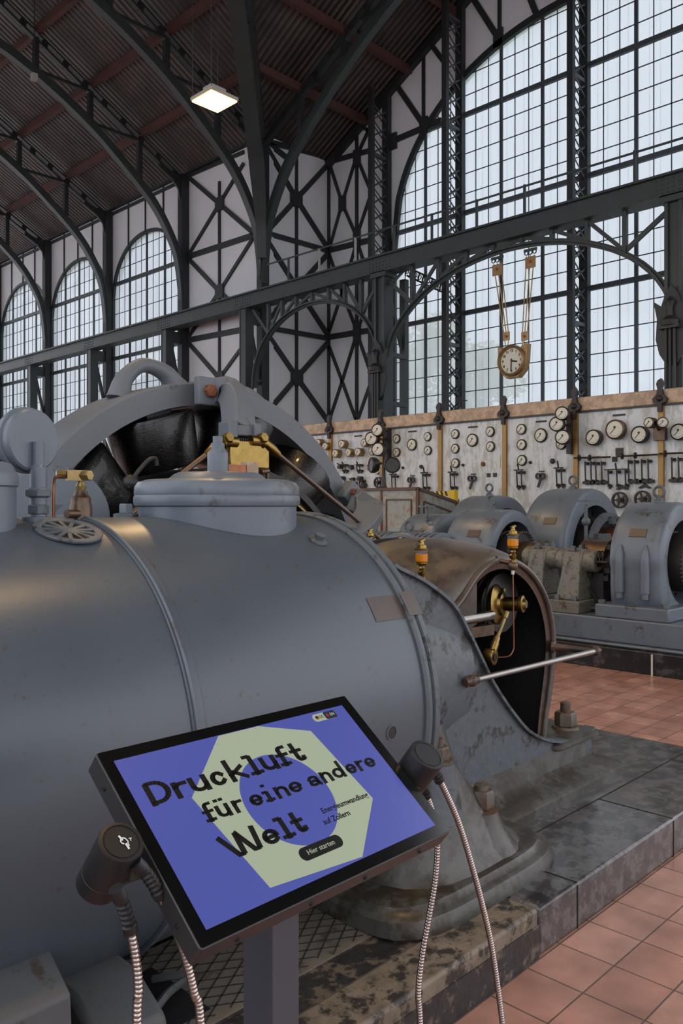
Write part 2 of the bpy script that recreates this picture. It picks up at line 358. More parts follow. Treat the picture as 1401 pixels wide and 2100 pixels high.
# side wall of the transept
ws = room('wall_back', ((XW+XT)/2, YT, 0))
MB().bx(XW-.1, XT+.25, YT+.06, YT+.3, 0, ZE+.15).build('plaster', 'plaster', ws, smooth=False)
mb = MB()
segs(mb, [(546, 300, 608, 408, .13), (608, 408, 673, 510, .13), (672, 338, 608, 408, .13), (608, 408, 552, 470, .13), (546, 478, 673, 514, .13), (546, 490, 609, 590, .13), (609, 590, 673, 688, .13), (673, 520, 609, 590, .13), (609, 590, 546, 660, .13),
          (548, 672, 673, 694, .13), (546, 682, 609, 774, .13), (609, 774, 673, 864, .13), (673, 702, 609, 774, .13), (609, 774, 546, 848, .13), (546, 290, 596, 330, .14), (546, 290, 673, 322, .14)], .2, t=.08, Y=YT+.02)
segs(mb, [(608, 318, 608, 900, .09)], .06, Y=YT+.04)
for q in ((608, 408), (609, 774)):
    p = at(*q, Y=YT); mb.prism([(-.2, -.1), (-.1, -.22), (.1, -.22), (.2, -.1), (.2, .1), (.1, .22), (-.1, .22), (-.2, .1)], (-.05, .05), lambda a, b, t: (p.x+a, p.y+t, p.z+b))
mb.build('wall_bracing', 'dark_steel', ws)
MB().bx(XT-.03, XT+.05, YT-.03, YT+.08, 0, ZE).build('corner_post', 'dark_steel', ws)
# gable wall with the great window
GA, GB, GZ = 5.65, 4.62, 8.5
gtop = lambda u: GZ+supere(u-YC, GA, GB)
gable = lambda u: ZE+.05+S*(YT-YC-abs(u-YC))
wr = room('wall_right', (XT, YC, 0)); mb = MB()
wall_strips(mb, [2*YC-YT, YC-GA], lambda u: 0, gable, fX(XT+.02), .22)
wall_strips(mb, lin_(YC-GA, YC+GA, 64), gtop, gable, fX(XT+.02), .22)
wall_strips(mb, [YC+GA, YT], lambda u: 0, gable, fX(XT+.02), .22)
wall_strips(mb, [YC-GA, YC+GA], lambda u: 0, lambda u: 1.6, fX(XT+.02), .22)
mb.build('plaster', 'plaster', wr, smooth=False)
mb = MB()
segs(mb, [(673, 692, 762, 677, .16), (673, 514, 762, 492, .16), (675, 864, 702, 782, .09), (702, 782, 731, 688, .09), (673, 704, 702, 782, .09), (702, 782, 730, 860, .09), (734, 688, 764, 775, .09), (764, 775, 735, 858, .09),
          (675, 520, 702, 600, .09), (702, 600, 731, 676, .09), (731, 500, 702, 600, .09), (702, 600, 675, 682, .09), (734, 500, 764, 590, .09), (764, 590, 734, 676, .09),
          (731, 322, 702, 417, .09), (702, 417, 677, 506, .09), (677, 338, 702, 417, .09), (702, 417, 731, 484, .09), (732, 322, 762, 395, .09), (762, 395, 733, 482, .09), (677, 332, 762, 308, .14), (733, 318, 762, 255, .1), (735, 255, 762, 272, .1),
          (807, 289, 905, 247, .16), (869, 90, 869, 257, .09), (807, 165, 868, 255, .14), (876, 80, 910, 126, .12),
          (960, -20, 1022, 78, .14), (1025, -20, 1025, 76, .09), (1085, -10, 1101, 30, .14)], .1, X=XT)
segs(mb, [(732, 268, 732, 900, .1)], .1, X=XT)
for q in ((732, 322), (732, 490), (732, 682), (702, 417), (806, 290), (869, 258), (1022, 78)):
    p = at(*q, X=XT-.02); mb.bx(p.x-.03, p.x+.03, p.y-.13, p.y+.13, p.z-.22, p.z+.22)
us = lin_(YC-GA, YC+GA, 64)
for a, b in zip(us, us[1:]): mb.bar((XT, a, gtop(a)), (XT, b, gtop(b)), .16, .1, (1, 0, 0))
mb.bar((XT-.05, YT, ZE-.1), (XT-.05, YC, Z2-.1), .2, .2, (1, 0, 0)); mb.bar((XT-.05, 2*YC-YT, ZE-.1), (XT-.05, YC, Z2-.1), .2, .2, (1, 0, 0))
mb.build('wall_bracing', 'dark_steel', wr)
def glazing(wn, X, y0, y1, zb, top, heavy_y, thin_y, hz, tz):
    r = room(wn, (X, (y0+y1)/2, zb)); mb = MB(); us = lin_(y0+.01, y1-.01, 48)
    wall_strips(mb, us, lambda u: zb, top, fX(X), .012); mb.build('pane', 'hazy_glass', r, smooth=False)
    def clipz(z):
        if z < top(y0+.02): return y0, y1
        a = [u for u in lin_(y0, y1, 300) if top(u) >= z]
        return (a[0], a[-1]) if a else None
    mb = MB(); m2 = MB()
    for y in heavy_y: mb.bx(X-.04, X, y-.04, y+.04, zb, top(y))
    for z in hz:
        c = clipz(z)
        if c: mb.bx(X-.08, X, c[0], c[1], z-.055, z+.055)
    for a, b in zip(us, us[1:]): mb.bar((X-.03, a, top(a)), (X-.03, b, top(b)), .1, .1, (1, 0, 0))
    for y in (y0, y1): mb.bx(X-.08, X+.02, y-.05, y+.05, zb, top(y0+.02))
    for y in thin_y: m2.bx(X-.014, X, y-.011, y+.011, zb, top(y))
    for z in tz:
        c = clipz(z)
        if c: m2.bx(X-.014, X, c[0], c[1], z-.011, z+.011)
    mb.build('window_frame', 'green_steel' if X < 16 else 'flare_steel', r); m2.build('glazing_bars', 'flare_steel', r)
    return r
ZH = [1.5+2.48*k for k in range(0, 6)]; ZH = [3.98, 6.45, 8.97, 11.43]
TZ = [z+.5*k for z in (1.5, 3.98, 6.45, 8.97, 11.43) for k in (1, 2, 3, 4)]
hv = []; tn = []
for a, b, n, m in ((14.55, 13.49, 1, 3), (13.49, 12.29, 1, 3), (12.29, 8.9, 3, 3), (8.9, 5.51, 3, 3), (5.51, 3.25, 2, 3)):
    for i in range(n):
        s0 = a+(b-a)*i/n; s1 = a+(b-a)*(i+1)/n
        if i or a == 13.49: hv.append(s0)
        tn += [s0+(s1-s0)*k/m for k in range(1, m)]
glazing('window_1', XT+.06, YC-GA, YC+GA, 1.6, gtop, hv, tn, ZH, TZ)
for i, (y0, y1, c, hw, top) in enumerate(WIN):
    st = (y1-y0)/4
    glazing('window_%d' % (i+2), XW+.16, y0, y1, 2.2, top, [y0+st*k for k in (1, 2, 3)], [y0+st*(k+j/3) for k in range(4) for j in (1, 2)], [4.1, 6.58, 9.07], [z+.5*k for z in (2.2, 4.1, 6.58, 9.07) for k in (1, 2, 3, 4)])
# switch-board apron & far dark band so that the hall closes below the glass
# ------------------------------------------------------------------ roof steel
RP = [(0, 7.6), (.05, 8.3), (.2, 9.1), (.5, 9.72), (.9, 10.3), (1.4, 10.8), (2.2, 11.45), (2.95, 12.0), (3.9, 12.55), (4.8, 12.97), (5.6, 13.25), (6.9, 13.52), (8.13, 13.6)]
def rib_z(s):
    for (a, b), (c, d) in zip(RP, RP[1:]):
        if a <= s <= c: return b+(d-b)*(s-a)/(c-a)
    return RP[-1][1]
def truss(label, P, half, group='arched roof trusses', both=True, flat=.24):
    """P(s) -> horizontal position for distance s from the wall; half = span/2"""
    t = thing('roof_truss', label, 'roof truss', P(0, 7.6), group)
    prof = smoothline([P(s, z) for s, z in RP], 5)
    full = prof + ([P(2*half-s, z) for s, z in [(s, z) for s, z in reversed(RP[:-1])]] if both else [])
    up = (P(1, 0)-P(0, 0)).cross(V((0, 0, 1))).normalized()
    mb = MB()
    mb.sweep(full, .17, flat, P(1, 0)-P(0, 0) if False else V((up.x, up.y, 0))) if False else mb.sweep(full, .2, .2, up)
    mb.sweep([p+V((0, 0, .1)) for p in full], .26, .03, up)
    mb.build('lower_chord', 'green_steel', t, bev=0)
    mb = MB()
    tops = [(0, ZE-.22), (half, ZE-.22+S*half)]+([(2*half, ZE-.22)] if both else [])
    tp = [P(s, z) for s, z in tops]
    for a, b in zip(tp, tp[1:]):
        mb.bar(a, b, .05, .14, up); mb.bar(a-V((0, 0, .2)), b-V((0, 0, .2)), .05, .14, up)
        n = 14
        for k in range(n): q = a.lerp(b, (k+.5)/n); mb.bar(q, q-V((0, 0, .2)), .16, .03, up)
    mb.build('upper_chord', 'dark_steel', t)
    ss = [1.5, 3.05, 4.6, 6.4]+([2*half-x for x in (1.5, 3.05, 4.6, 6.4)] if both else [])
    for s in ss:
        s_ = min(s, 2*half-s); z0 = rib_z(s_)+.08; z1 = ZE-.35+S*s_
        MB().bar(P(s, z0), P(s, z1), .13, .13, up).build('strut', 'dark_steel', t)
        q = s_
        while q < 8.1 and rib_z(q) < z1: q += .05
        if q < 8: MB().bar(P(q if s <= half else 2*half-q, z1), P(s, z1), .08, .08, up).build('strut', 'dark_steel', t)
    return t
labs = {17.03: 'first arched green roof truss, springing from the post at the crossing towards the upper left', 20.71: 'second arched green roof truss, beside the nearest arched side window',
        25.1: 'third arched green roof truss, between the two left side windows', 29.5: 'fourth arched green roof truss, at the left edge over the side windows', 33.9: 'farthest arched roof truss, at the low left corner of the roof'}
for y in (17.03, 20.71, 25.1, 29.5, 33.9):
    truss(labs[y], (lambda y: lambda s, z: V((XW-.05-s, y, z)))(y), 8.13)
truss('arched green truss across the transept opening, curving to the upper right', lambda s, z: V((XW-.05, YT-.03-s, z+(.07*min(s, 16.26-s) if z < 13.7 else 0))), 8.13)
dg = thing('valley_rib', 'broad green diagonal rib rising almost upright from the crossing post', 'roof rib', (14.3, 16.85, 7.6)); mb = MB()
dp = smoothline([V((14.3-s*.985, 16.85-s*.915, z-.1)) for s, z in RP[1:]], 5)
mb.sweep(dp, [.22+.14*min(1, i/14) for i in range(len(dp))], .26, (1, -1, 0))
mb.build('lower_chord', 'green_steel', dg)
mb = MB().bar((14.1, 16.65, ZE-.2), (6.4, 8.95, Z2-.3), .18, .3, (0, 0, 1))
for s in (1.5, 3.05, 4.6, 6.4): mb.bar((14.4-s, 16.93-s, rib_z(s)), (14.4-s, 16.93-s, ZE-.3+S*s), .12, .12)
mb.build('upper_chord', 'dark_steel', dg)
# purlins
for s, lb in ((1.5, 'lowest'), (3.05, 'second lowest'), (4.6, 'middle'), (6.2, 'upper'), (7.8, 'ridge')):
    x = XW-s; z = ZE+S*s-.14
    tag(MB().bar((x, YT-s, z), (x, 44.9, z), .14, .2, (0, 0, 1)).build('purlin', 'purlin_red'), '%s dull red roof purlin running along the main hall roof' % lb, 'purlin', 'main roof purlins')
    y = YT-s
    tag(MB().bar((x, y, z), (XT, y, z), .14, .2, (0, 0, 1)).build('purlin', 'purlin_red'), '%s dull red purlin of the transept roof, running towards the great window' % lb, 'purlin', 'transept roof purlins')
# ------------------------------------------------------------------ wall and rail columns
clab = ['dark wall column between the transept corner bay and the long wall', 'dark wall column right of the nearest arched side window', 'dark wall column between nearest and middle arched side windows', 'dark wall column between middle and leftmost arched side windows', 'farthest dark wall column at the left picture edge']
rlab = ['green crane rail post in front of the transept corner post', 'green crane rail post in front of the nearest arched side window', 'green crane rail post between nearest and middle side windows', 'green crane rail post left of the middle side window', 'farthest green crane rail post at the left edge']
for i, y in enumerate(COLY[:5]):
    t = thing('wall_column', clab[i], 'column', (XW, y, 0), 'wall columns')
    MB().bx(XW-.16, XW+.1, y-.11, y+.11, 0, ZE-.1).build('shaft', 'dark_steel', t)
    p = MB(); p.prism([(0, 0), (0, -.75), (-.08, -.35), (-.3, -.12), (-.75, .12), (-.75, .25)], (-.03, .03), lambda a, b, q: (XW-.15+a, y+q, ZE-.2+b)); p.build('gusset', 'dark_steel', t)
    xr = 13.9
    t = thing('rail_post', rlab[i], 'post', (xr, y, 0), 'crane rail posts')
    mb = MB().bx(xr-.14, xr+.14, y-.13, y-.09, 0, 6.8).bx(xr-.14, xr+.14, y+.09, y+.13, 0, 6.8).bx(xr-.13, xr-.09, y-.1, y+.1, 0, 6.8)
    mb.build('shaft', 'green_steel', t)
    for z in (3.4, 4.9): MB().bar((xr+.1, y, z), (XW-.1, y, z), .06, .1).build('brace', 'green_steel', t)
    MB().bar((xr+.05, y, 6.7), (XW-.15, y, 5.0), .1, .06, (0, 1, 0)).build('brace', 'green_steel', t); MB().bx(xr, XW-.05, y-.06, y+.06, 6.45, 6.8).build('brace', 'green_steel', t)
for y, lb in ((12.2, 'crane rail post left of the hanging clock, cut off by the switchboard top'), (5.63, 'crane rail post at the right edge of the picture')):
    xr = 13.9; t = thing('rail_post', 'green riveted '+lb, 'post', (xr, y, 0), 'crane rail posts')
    MB().bx(xr-.16, xr+.16, y-.15, y-.09, 0, 6.8).bx(xr-.16, xr+.16, y+.09, y+.15, 0, 6.8).bx(xr-.1, xr-.05, y-.1, y+.1, 0, 6.8).bx(xr-.2, xr+.2, y-.22, y+.22, 6.7, 6.82).build('shaft', 'green_steel', t)
    mb = MB()
    for z in (2.8, 3.9, 5.0): mb.bar((xr+.1, y-.1, z), (xr+.7, y-.1, z), .08, .1)
    mb.bx(xr+.62, xr+.76, y-.1, y+.06, 0, 6.8).bar((xr+.1, y, 6.6), (xr+.68, y, 5.1), .1, .06, (0, 1, 0)).bar((xr+.1, y, 3.8), (xr+.68, y, 2.9), .1, .06, (0, 1, 0))
    mb.build('brace', 'green_steel', t)
    # cast bulb bracket with bundled pipes on its face
    b = thing('post_ornament', 'dark cast ornament with bundled pipes on the ' + ('post left of the clock' if y > 8 else 'post at the right edge'), 'ornament', (xr-.2, y, 3.6))
    pr = [(0, 3.95), (.1, 3.99), (.2, 4.15), (.26, 4.4), (.24, 4.75), (.30, 5.05), (.17, 4.95), (.1, 5.15), (0, 5.3)]
    pr = pr + [(-a, z) for a, z in reversed(pr[1:-1])]
    MB().prism(pr, (-.24, -.18), lambda a, z, q: (xr+q, y+a, z)).build('shell', 'dark_steel', b)
    mb = MB()
    for k in (-.07, 0, .07): mb.tube([(xr-.28, y+k, 3.2+abs(k)*3), (xr-.28, y+k, 4.6)], .025, 8)
    mb.lathe([(.0, 0), (.14, .0), (.16, .08), (.06, .16), (.05, .3), (.09, .4), (0, .5)], (xr-.28, y, 4.6), (0, 0, 1), 14); mb.bx(xr-.36, xr-.2, y-.16, y+.16, 4.55, 4.62)
    mb.build('pipes', 'dark_iron', b)
# crane rail
cr = thing('crane_rail', 'long green riveted crane girder crossing the whole hall above the machines', 'girder', (13.9, 20, 6.82))
mb = MB().bx(13.76, 13.80, -6, 45, 6.82, 7.17).bx(13.68, 14.1, -6, 45, 7.15, 7.19).bx(13.70, 14.1, -6, 45, 6.80, 6.83).bx(14.0, 14.04, -6, 45, 6.82, 7.17).bx(13.85, 13.93, -6, 45, 7.19, 7.25)
for yy in (12.2, 5.63, 17.03, 20.71, 25.1, 29.5):
    for k in range(7):
        for j in range(4): mb.lathe([(.016, 0), (.012, .012), (0, .015)], (13.76, yy-.3+.1*k, 6.88+.075*j), (-1, 0, 0), 6)
for k in range(240): mb.lathe([(.013, 0), (0, .014)], (13.76, -5+k*.2, 7.13), (-1, 0, 0), 5); mb.lathe([(.013, 0), (0, .014)], (13.76, -5+k*.2, 6.86), (-1, 0, 0), 5)
mb.build('web', 'green_steel', cr)
hr = thing('rail_handrail', 'thin metal handrail standing on top of the crane girder', 'handrail', (13.95, 10, 7.19))
MB().tube([(13.95, 16.25, 7.85), (13.95, -2, 7.76)], .022, 8).build('top_rail', 'green_steel', hr)
for px in (592, 655, 729, 808, 886, 978, 1076, 1302):
    p = at(px, 500, X=13.95); MB().tube([(13.95, p.y, 7.17), (13.95, p.y, 7.84)], .03, 8).build('baluster', 'lamp_grey' if px > 600 and px < 800 else 'green_steel', hr)
# spandrel arches
def spandrel(y0, y1, zs, zc, lab, verts):
    t = thing('spandrel_arch', lab, 'arch', (13.9, (y0+y1)/2, zs), 'arches under the crane girder'); c = (y0+y1)/2; a = (y1-y0)/2
    pts = [(13.9, c+a*math.cos(PI*k/36), zs+(zc-zs)*abs(math.sin(PI*k/36))**.92) for k in range(37)]
    mb = MB()
    for p, q in zip(pts, pts[1:]): mb.bar(p, q, .11, .06, (1, 0, 0)); mb.bar(p, q, .03, .2, (1, 0, 0))
    mb.build('arch_rib', 'green_steel', t)
    def az(y): return zs+(zc-zs)*(max(0, 1-((y-c)/a)**2)**.5)**.92
    ys = [c+a*v for v in verts]
    for i, y in enumerate(ys):
        MB().bx(13.85, 13.95, y-.035, y+.035, az(y), 6.82).build('web_post', 'green_steel', t)
    mb = MB(); nodes = ys
    for i in range(len(ys)-1):
        ya, yb = ys[i], ys[i+1]
        if abs(ya-c) > abs(yb-c): mb.bar((13.9, ya, az(ya)+.05) if (ya < c) else (13.9, ya, az(ya)+.05), (13.9, yb, 6.8), .07, .05, (1, 0, 0))
        else: mb.bar((13.9, ya, 6.8), (13.9, yb, az(yb)+.05), .07, .05, (1, 0, 0))
    e = ys[0]; mb.bar((13.9, c-a-.05, 6.75), (13.9, e, az(e)+.05), .08, .05, (1, 0, 0))
    e = ys[-1]; mb.bar((13.9, c+a+.05, 6.75), (13.9, e, az(e)+.05), .08, .05, (1, 0, 0))
    mb.build('web_diagonals', 'green_steel', t)
spandrel(12.3, 16.7, 4.7, 6.55, 'smaller green spandrel arch under the girder left of the clock', (-.74, -.5, -.26, 0, .26, .5, .74))
spandrel(5.63, 12.15, 4.5, 6.66, 'wide green spandrel arch under the girder from which the clock hangs', (-.72, -.5, -.28, -.08, .12, .32, .54, .76))
spandrel(.9, 5.5, 4.7, 6.55, 'spandrel arch under the girder beyond the right picture edge', (-.74, -.5, -.26, 0, .26, .5, .74))
# lattice columns of the gable
for y, lb in ((14.74, 'dark lattice column between the diamond braced wall and the great window'), (12.29, 'dark lattice column through the left part of the great window'), (8.9, 'dark lattice column in the middle of the great window, right of the clock'), (5.51, 'dark lattice column of the great window right of the picture')):
    t = thing('lattice_column', lb, 'column', (16.7, y, 0)); x0, x1 = 16.3, 16.98; zt = gable(y)-.2
    MB().bx(x0-.06, x0+.06, y-.07, y+.07, 0, zt).build('chord', 'dark_steel', t)
    MB().bx(x1-.14, x1+.02, y-.1, y+.1, 0, zt).build('chord', 'dark_steel', t)
    mb = MB(); z = .2; k = 0
    while z < zt-.5:
        for dy in (-.05, .05):
            mb.bar((x0, y+dy, z), (x1, y+dy, z+.45), .04, .012, (0, 1, 0)); mb.bar((x1, y+dy, z), (x0, y+dy, z+.45), .04, .012, (0, 1, 0))
        z += .45; k += 1
        if k % 6 == 0: mb.bx(x0, x1, y-.06, y+.06, z-.04, z+.04)
    mb.build('lattice', 'post_metal', t)
# ornamental openwork frieze beside the post
fr = thing('openwork_bracket', 'small iron openwork bracket between the rail post and the window, under the girder', 'bracket', (14.3, 11.3, 6.1)); mb = MB()
mb.bar((14.3, 12.2, 6.75), at(835, 548, X=15.2), .05, .05).bar((14.0, 12.2, 6.75), (14.3, 12.2, 6.75), .05, .05)
p0 = at(835, 548, X=15.2); p1 = at(905, 580, X=15.2)
for o in (0, -.2): mb.bar(p0+V((0, 0, o)), p1+V((0, 0, o)), .04, .04)
for k in range(9):
    q = p0.lerp(p1, k/8); mb.bar(q, q+V((0, .06, -.2)), .02, .03); mb.ringlathe([(.045, -.01), (.06, -.01), (.06, .01), (.045, .01)], q+V((0, 0, -.1)), (1, 0, 0), 10)
mb.build('scrollwork', 'green_steel', fr)
# ------------------------------------------------------------------ ceiling lamps
def lampfix(c, lab, hgt, s=.24):
    t = thing('ceiling_lamp', lab, 'lamp', c, 'hanging ceiling lamps'); c = V(c)
    m4 = Matrix.Rotation(math.radians(0), 3, 'Z')
    mb = MB().box(c+V((0, 0, .04)), (2*s, 2*s, .05)); mb.build('housing', 'lamp_grey', t, bev=.01)
    MB().box(c+V((0, 0, .13)), (.26, .2, .12)).build('ballast', 'lamp_grey', t, bev=.01)
    MB().box(c+V((0, 0, .005)), (2*s-.04, 2*s-.04, .02)).build('lens', 'lamp_glow', t)
    mb = MB()
    for sx, sy in ((-1, -1), (1, 1), (-1, 1)): mb.tube([c+V((sx*s*.9, sy*s*.9, .06)), c+V((sx*s*.9, sy*s*.9, hgt))], .006, 5)
    mb.build('suspension', 'dark_iron', t)
    ld = bpy.data.lights.new('lamp_light', 'AREA'); ld.energy = 90; ld.color = (1, .66, .32); ld.size = 2*s-.05
    lo = bpy.data.objects.new('lamp_light', ld); COL.objects.link(lo); lo.parent = t; lo.location = (0, 0, -.03)
lp = at(440, 209, X=7.0)
lampfix(lp, 'square warm glowing lamp hung on thin wires under the dark roof', 16-.3-lp.z-.2)
lampfix((3.4, 7.4, 8.4), 'square warm hanging lamp above the engine, outside the picture', 6.0)
lampfix((3.4, 1.6, 8.4), 'square warm hanging lamp above the visitor side, outside the picture', 5.2)
p = at(70, 158, X=8.3); t = thing('spotlight', 'tiny white spotlight fixed on the third arched truss, upper left', 'spotlight', p)
MB().box(p, (.12, .12, .14)).build('body', 'lamp_grey', t); MB().tube([p, p+V((.02, .02, 2.2))], .012, 6).build('bracket', 'dark_iron', t)
# ------------------------------------------------------------------ outside
def tree(c, lab, r, n, hh):
    t = thing('tree', lab, 'tree', c); c = V(c); mb = MB()
    mb.tube([c, c+V((.1, .1, hh*.5)), c+V((0, .3, hh))], [.22, .15, .06], 8); mb.build('trunk', 'bark', t)
    mb = MB(); rnd = random.Random(int(r*10))
    for _ in range(n):
        k = rnd.randrange(7); o = V((math.cos(k)*r*.5, math.sin(k*1.7)*r*.6, hh*.8+math.cos(k*2.3)*r*.7))
        d = V((rnd.gauss(0, 1), rnd.gauss(0, 1), rnd.gauss(0, 1))); q = c+o+d.normalized()*r*.5*rnd.random()**.4
        a = V((rnd.gauss(0, 1), rnd.gauss(0, 1), rnd.gauss(0, 1))).normalized()*.11; b = a.orthogonal().normalized()*.07
        mb.add([q-a, q+b, q+a, q-b], [(0, 1, 2, 3)])
    mb.build('foliage', 'leaf_green', t, smooth=False)
tree((25.5, 20.1, -1.2), 'green and yellow tree outside behind the left part of the great window', 2.2, 7000, 9.6)
tree((24.5, 16.9, -1.2), 'smaller yellowing tree outside, seen left of the hanging clock', 1.5, 3600, 8.6)
tree((44, 33.5, -1.2), 'low pale green tree farther outside, low in the left part of the great window', 4.2, 5200, 7.0)
tree((36, 22.4, -1.2), 'low pale green tree farther outside, behind the lower panes left of the clock', 2.6, 5000, 4.6)
bd = thing('distant_building', 'pale distant building with a pyramid roofed turret seen through the side windows', 'building', (60, 100, -1.2))
q = at(290, 720, X=60)
MB().bx(58, 66, q.y-5, q.y+5, -1.2, 14).bx(60, 68, q.y-20, q.y+40, -1.2, 12.2).build('wall', 'far_brick', bd)
MB().add([(57, q.y-6, 14), (67, q.y-6, 14), (67, q.y+6, 14), (57, q.y+6, 14), (62, q.y, 20.5)], [(0, 1, 4), (1, 2, 4), (2, 3, 4), (3, 0, 4), (3, 2, 1, 0)]).build('roof', 'far_slate', bd, smooth=False)
MB().tube([(62, q.y, 20), (62, q.y, 23)], [.3, .05], 6).build('finial', 'far_slate', bd)
# ------------------------------------------------------------------ marble switchboard
SX = 12.3
sb = thing('switchboard', 'long white marble switchboard with beige cornice, gauges and knife switches, under the great window', 'switchboard', (SX, 8.5, 0))
PY = [at(x, 900, X=SX).y for x in (680, 785, 905, 1037, 1183, 1358)]
PY = [PY[0]+1.43*k for k in (3, 2, 1)] + PY + [PY[-1]-1.4, PY[-1]-2.8, PY[-1]-4.2]
for a, b in zip(PY, PY[1:]): MB().bx(SX, SX+.05, b+.01, a-.01, .55, 3.12).build('marble_panel', 'marble', sb)
for a, b in zip(PY, PY[1:]): MB().bx(SX-.03, SX+.09, b+.004, a-.004, 3.14, 3.365).build('cornice', 'beige_marble', sb, bev=.012)
MB().bx(SX-.035, SX+.06, PY[-1], PY[0], 3.115, 3.14).build('cornice_strip', 'black_rim', sb)
MB().bx(SX-.02, SX+.3, PY[-1], PY[0], 0, .55).build('plinth', 'plinth_black', sb)
for y in PY:
    MB().bx(SX-.05, SX+.0, y-.04, y+.04, .55, 3.12).build('brass_post', 'brass_post', sb)
    mb = MB().prism([(-.03, 3.02), (-.035, 3.14), (-.10, 3.16), (-.11, 3.22), (-.05, 3.28), (-.03, 3.36), (-.055, 3.46), (-.02, 3.52), (.03, 3.49), (.05, 3.44), (.03, 3.36), (.05, 3.28), (.11, 3.22), (.10, 3.16), (.035, 3.14), (.03, 3.02)], (-.1, -.03), lambda a, b, t: (SX+t, y+a, b))
    mb.sphere((SX-.1, y, 3.22), .05, 10); mb.build('post_finial', 'switch_brown', sb)
A0 = V((-1, 0, 0))
def G(u, v, off=0): return at(640+u/1.841, 780+v/1.841, X=SX-off)
def dial(u, v, r, drum=0, parent=None, off=0, pos=None, ax=A0, nm='gauge', face='dial_cream', rim='black_rim'):
    p = pos if pos is not None else G(u, v, off); R = r/1.841/F*(p-V((0, 0, H))).dot(V((math.cos(AZ), math.sin(AZ), 0)))*1.08
    ax = V(ax).normalized(); h = drum if drum else .03
    g = MB().lathe([(R*.97, 0), (R, h*.1), (R, h), (R*.84, h+.012), (R*.82, h-.004)], p, ax, 28).build(nm, rim, parent or sb)
    f = MB().lathe([(R*.83, 0), (R*.83, .004)], p+ax*(h-.002), ax, 28).build('dial_face', face, g)
    up = V((0, 0, 1)); sd = ax.cross(up).normalized(); q = p+ax*(h+.006)
    mb = MB().lathe([(R*.13, 0), (R*.13, .003)], q+up*R*.22, ax, 10).bar(q+up*R*.1, q-up*R*.4+sd*R*.45, .008, .003, ax)
    for k in range(9):
        a = math.radians(205+k*16.25); d = sd*math.cos(a)+up*math.sin(a); mb.bar(q+d*R*.62, q+d*R*.72, .006, .002, ax)
    mb.build('pointer', 'black_paint', g)
    return g, R
for u, v, r in ((322, 221, 16), (322, 272, 16), (380, 243, 21), (439, 213, 16), (440, 265, 16), (543, 203, 17), (543, 258, 17), (544, 313, 17), (608, 226, 23), (675, 194, 18), (676, 250, 18),
                (793, 185, 19), (794, 243, 19), (795, 302, 19), (866, 208, 25), (943, 240, 20)): dial(u, v, r)
for u, v, r in ((1073, 217, 28), (1155, 187, 35), (1246, 206, 30), (1394, 196, 29)): dial(u, v, r, .11, rim='bronze' if r == 35 else 'black_rim')
for u, v, r in ((127, 242, 15), (103, 277, 15), (152, 274, 15), (188, 272, 15), (212, 237, 15), (242, 268, 15), (65, 250, 14), (38, 236, 13)): dial(u, v, r, .13, rim='old_brass')
for cl_ in (((258, 190, 22), (235, 222, 24), (260, 262, 24), (295, 248)), ((950, 128, 24), (930, 168, 26), (952, 217, 26), (982, 200))):
    br = cl_[3]; p = G(br[0], br[1]); mb = MB().bx(SX-.12, SX, p.y-.04, p.y+.04, p.z-.34, p.z+.34)
    for u, v, r in cl_[:3]:
        c = G(u, v, .30); mb.tube([c, (SX-.05, p.y, c.z)], .02, 6)
    mb.build('gauge_bracket', 'dark_iron', sb)
    for u, v, r in cl_[:3]: dial(u, v, r, .16, pos=G(u, v, .30), ax=(-1, -.35, 0))
p = G(1320, 200); MB().bx(SX-.1, SX, p.y-.09, p.y+.09, p.z-.11, p.z+.08).tube([G(1300, 165, .2), p], .03, 6).build('gauge_bracket', 'bronze', sb)
for u in (1290, 1322): dial(u, 162, 19, .14, pos=G(u, 162, .25), ax=(-1, -.5 if u > 1300 else .1, 0), rim='bronze')
# lettered plates, knobs, squares
for u, v in ((175, 210), (380, 193), (608, 176), (866, 155), (1160, 131)):
    p = G(u, v); MB().bx(SX-.015, SX, p.y-.1, p.y+.1, p.z-.014, p.z+.014).build('name_strip', 'switch_brown', sb)
for u, v, r in ((345, 330, 7), (414, 326, 10), (572, 320, 7), (648, 316, 11), (826, 310, 7), (910, 305, 12), (548, 455, 13)):
    MB().lathe([(r*.0035, 0), (r*.0037, .03), (r*.0025, .05), (0, .05)], G(u, v), A0, 16).build('knob', 'dark_iron' if r != 11 else 'rust', sb)
for u, v, a in ((668, 358, .035), (692, 357, .035), (1162, 270, .06), (1144, 298, .04)):
    p = G(u, v); MB().bx(SX-.02, SX, p.y-a, p.y+a, p.z-a, p.z+a).build('socket_plate', 'dark_iron', sb)
for u, v in ((517, 318), (706, 310), (610, 432)):
    p = G(u, v); MB().bx(SX-.01, SX, p.y-.03, p.y+.03, p.z-(.1 if v < 400 else .04), p.z+(.1 if v < 400 else .04)).build('paper_label', 'old_brass' if False else 'dial_cream', sb)
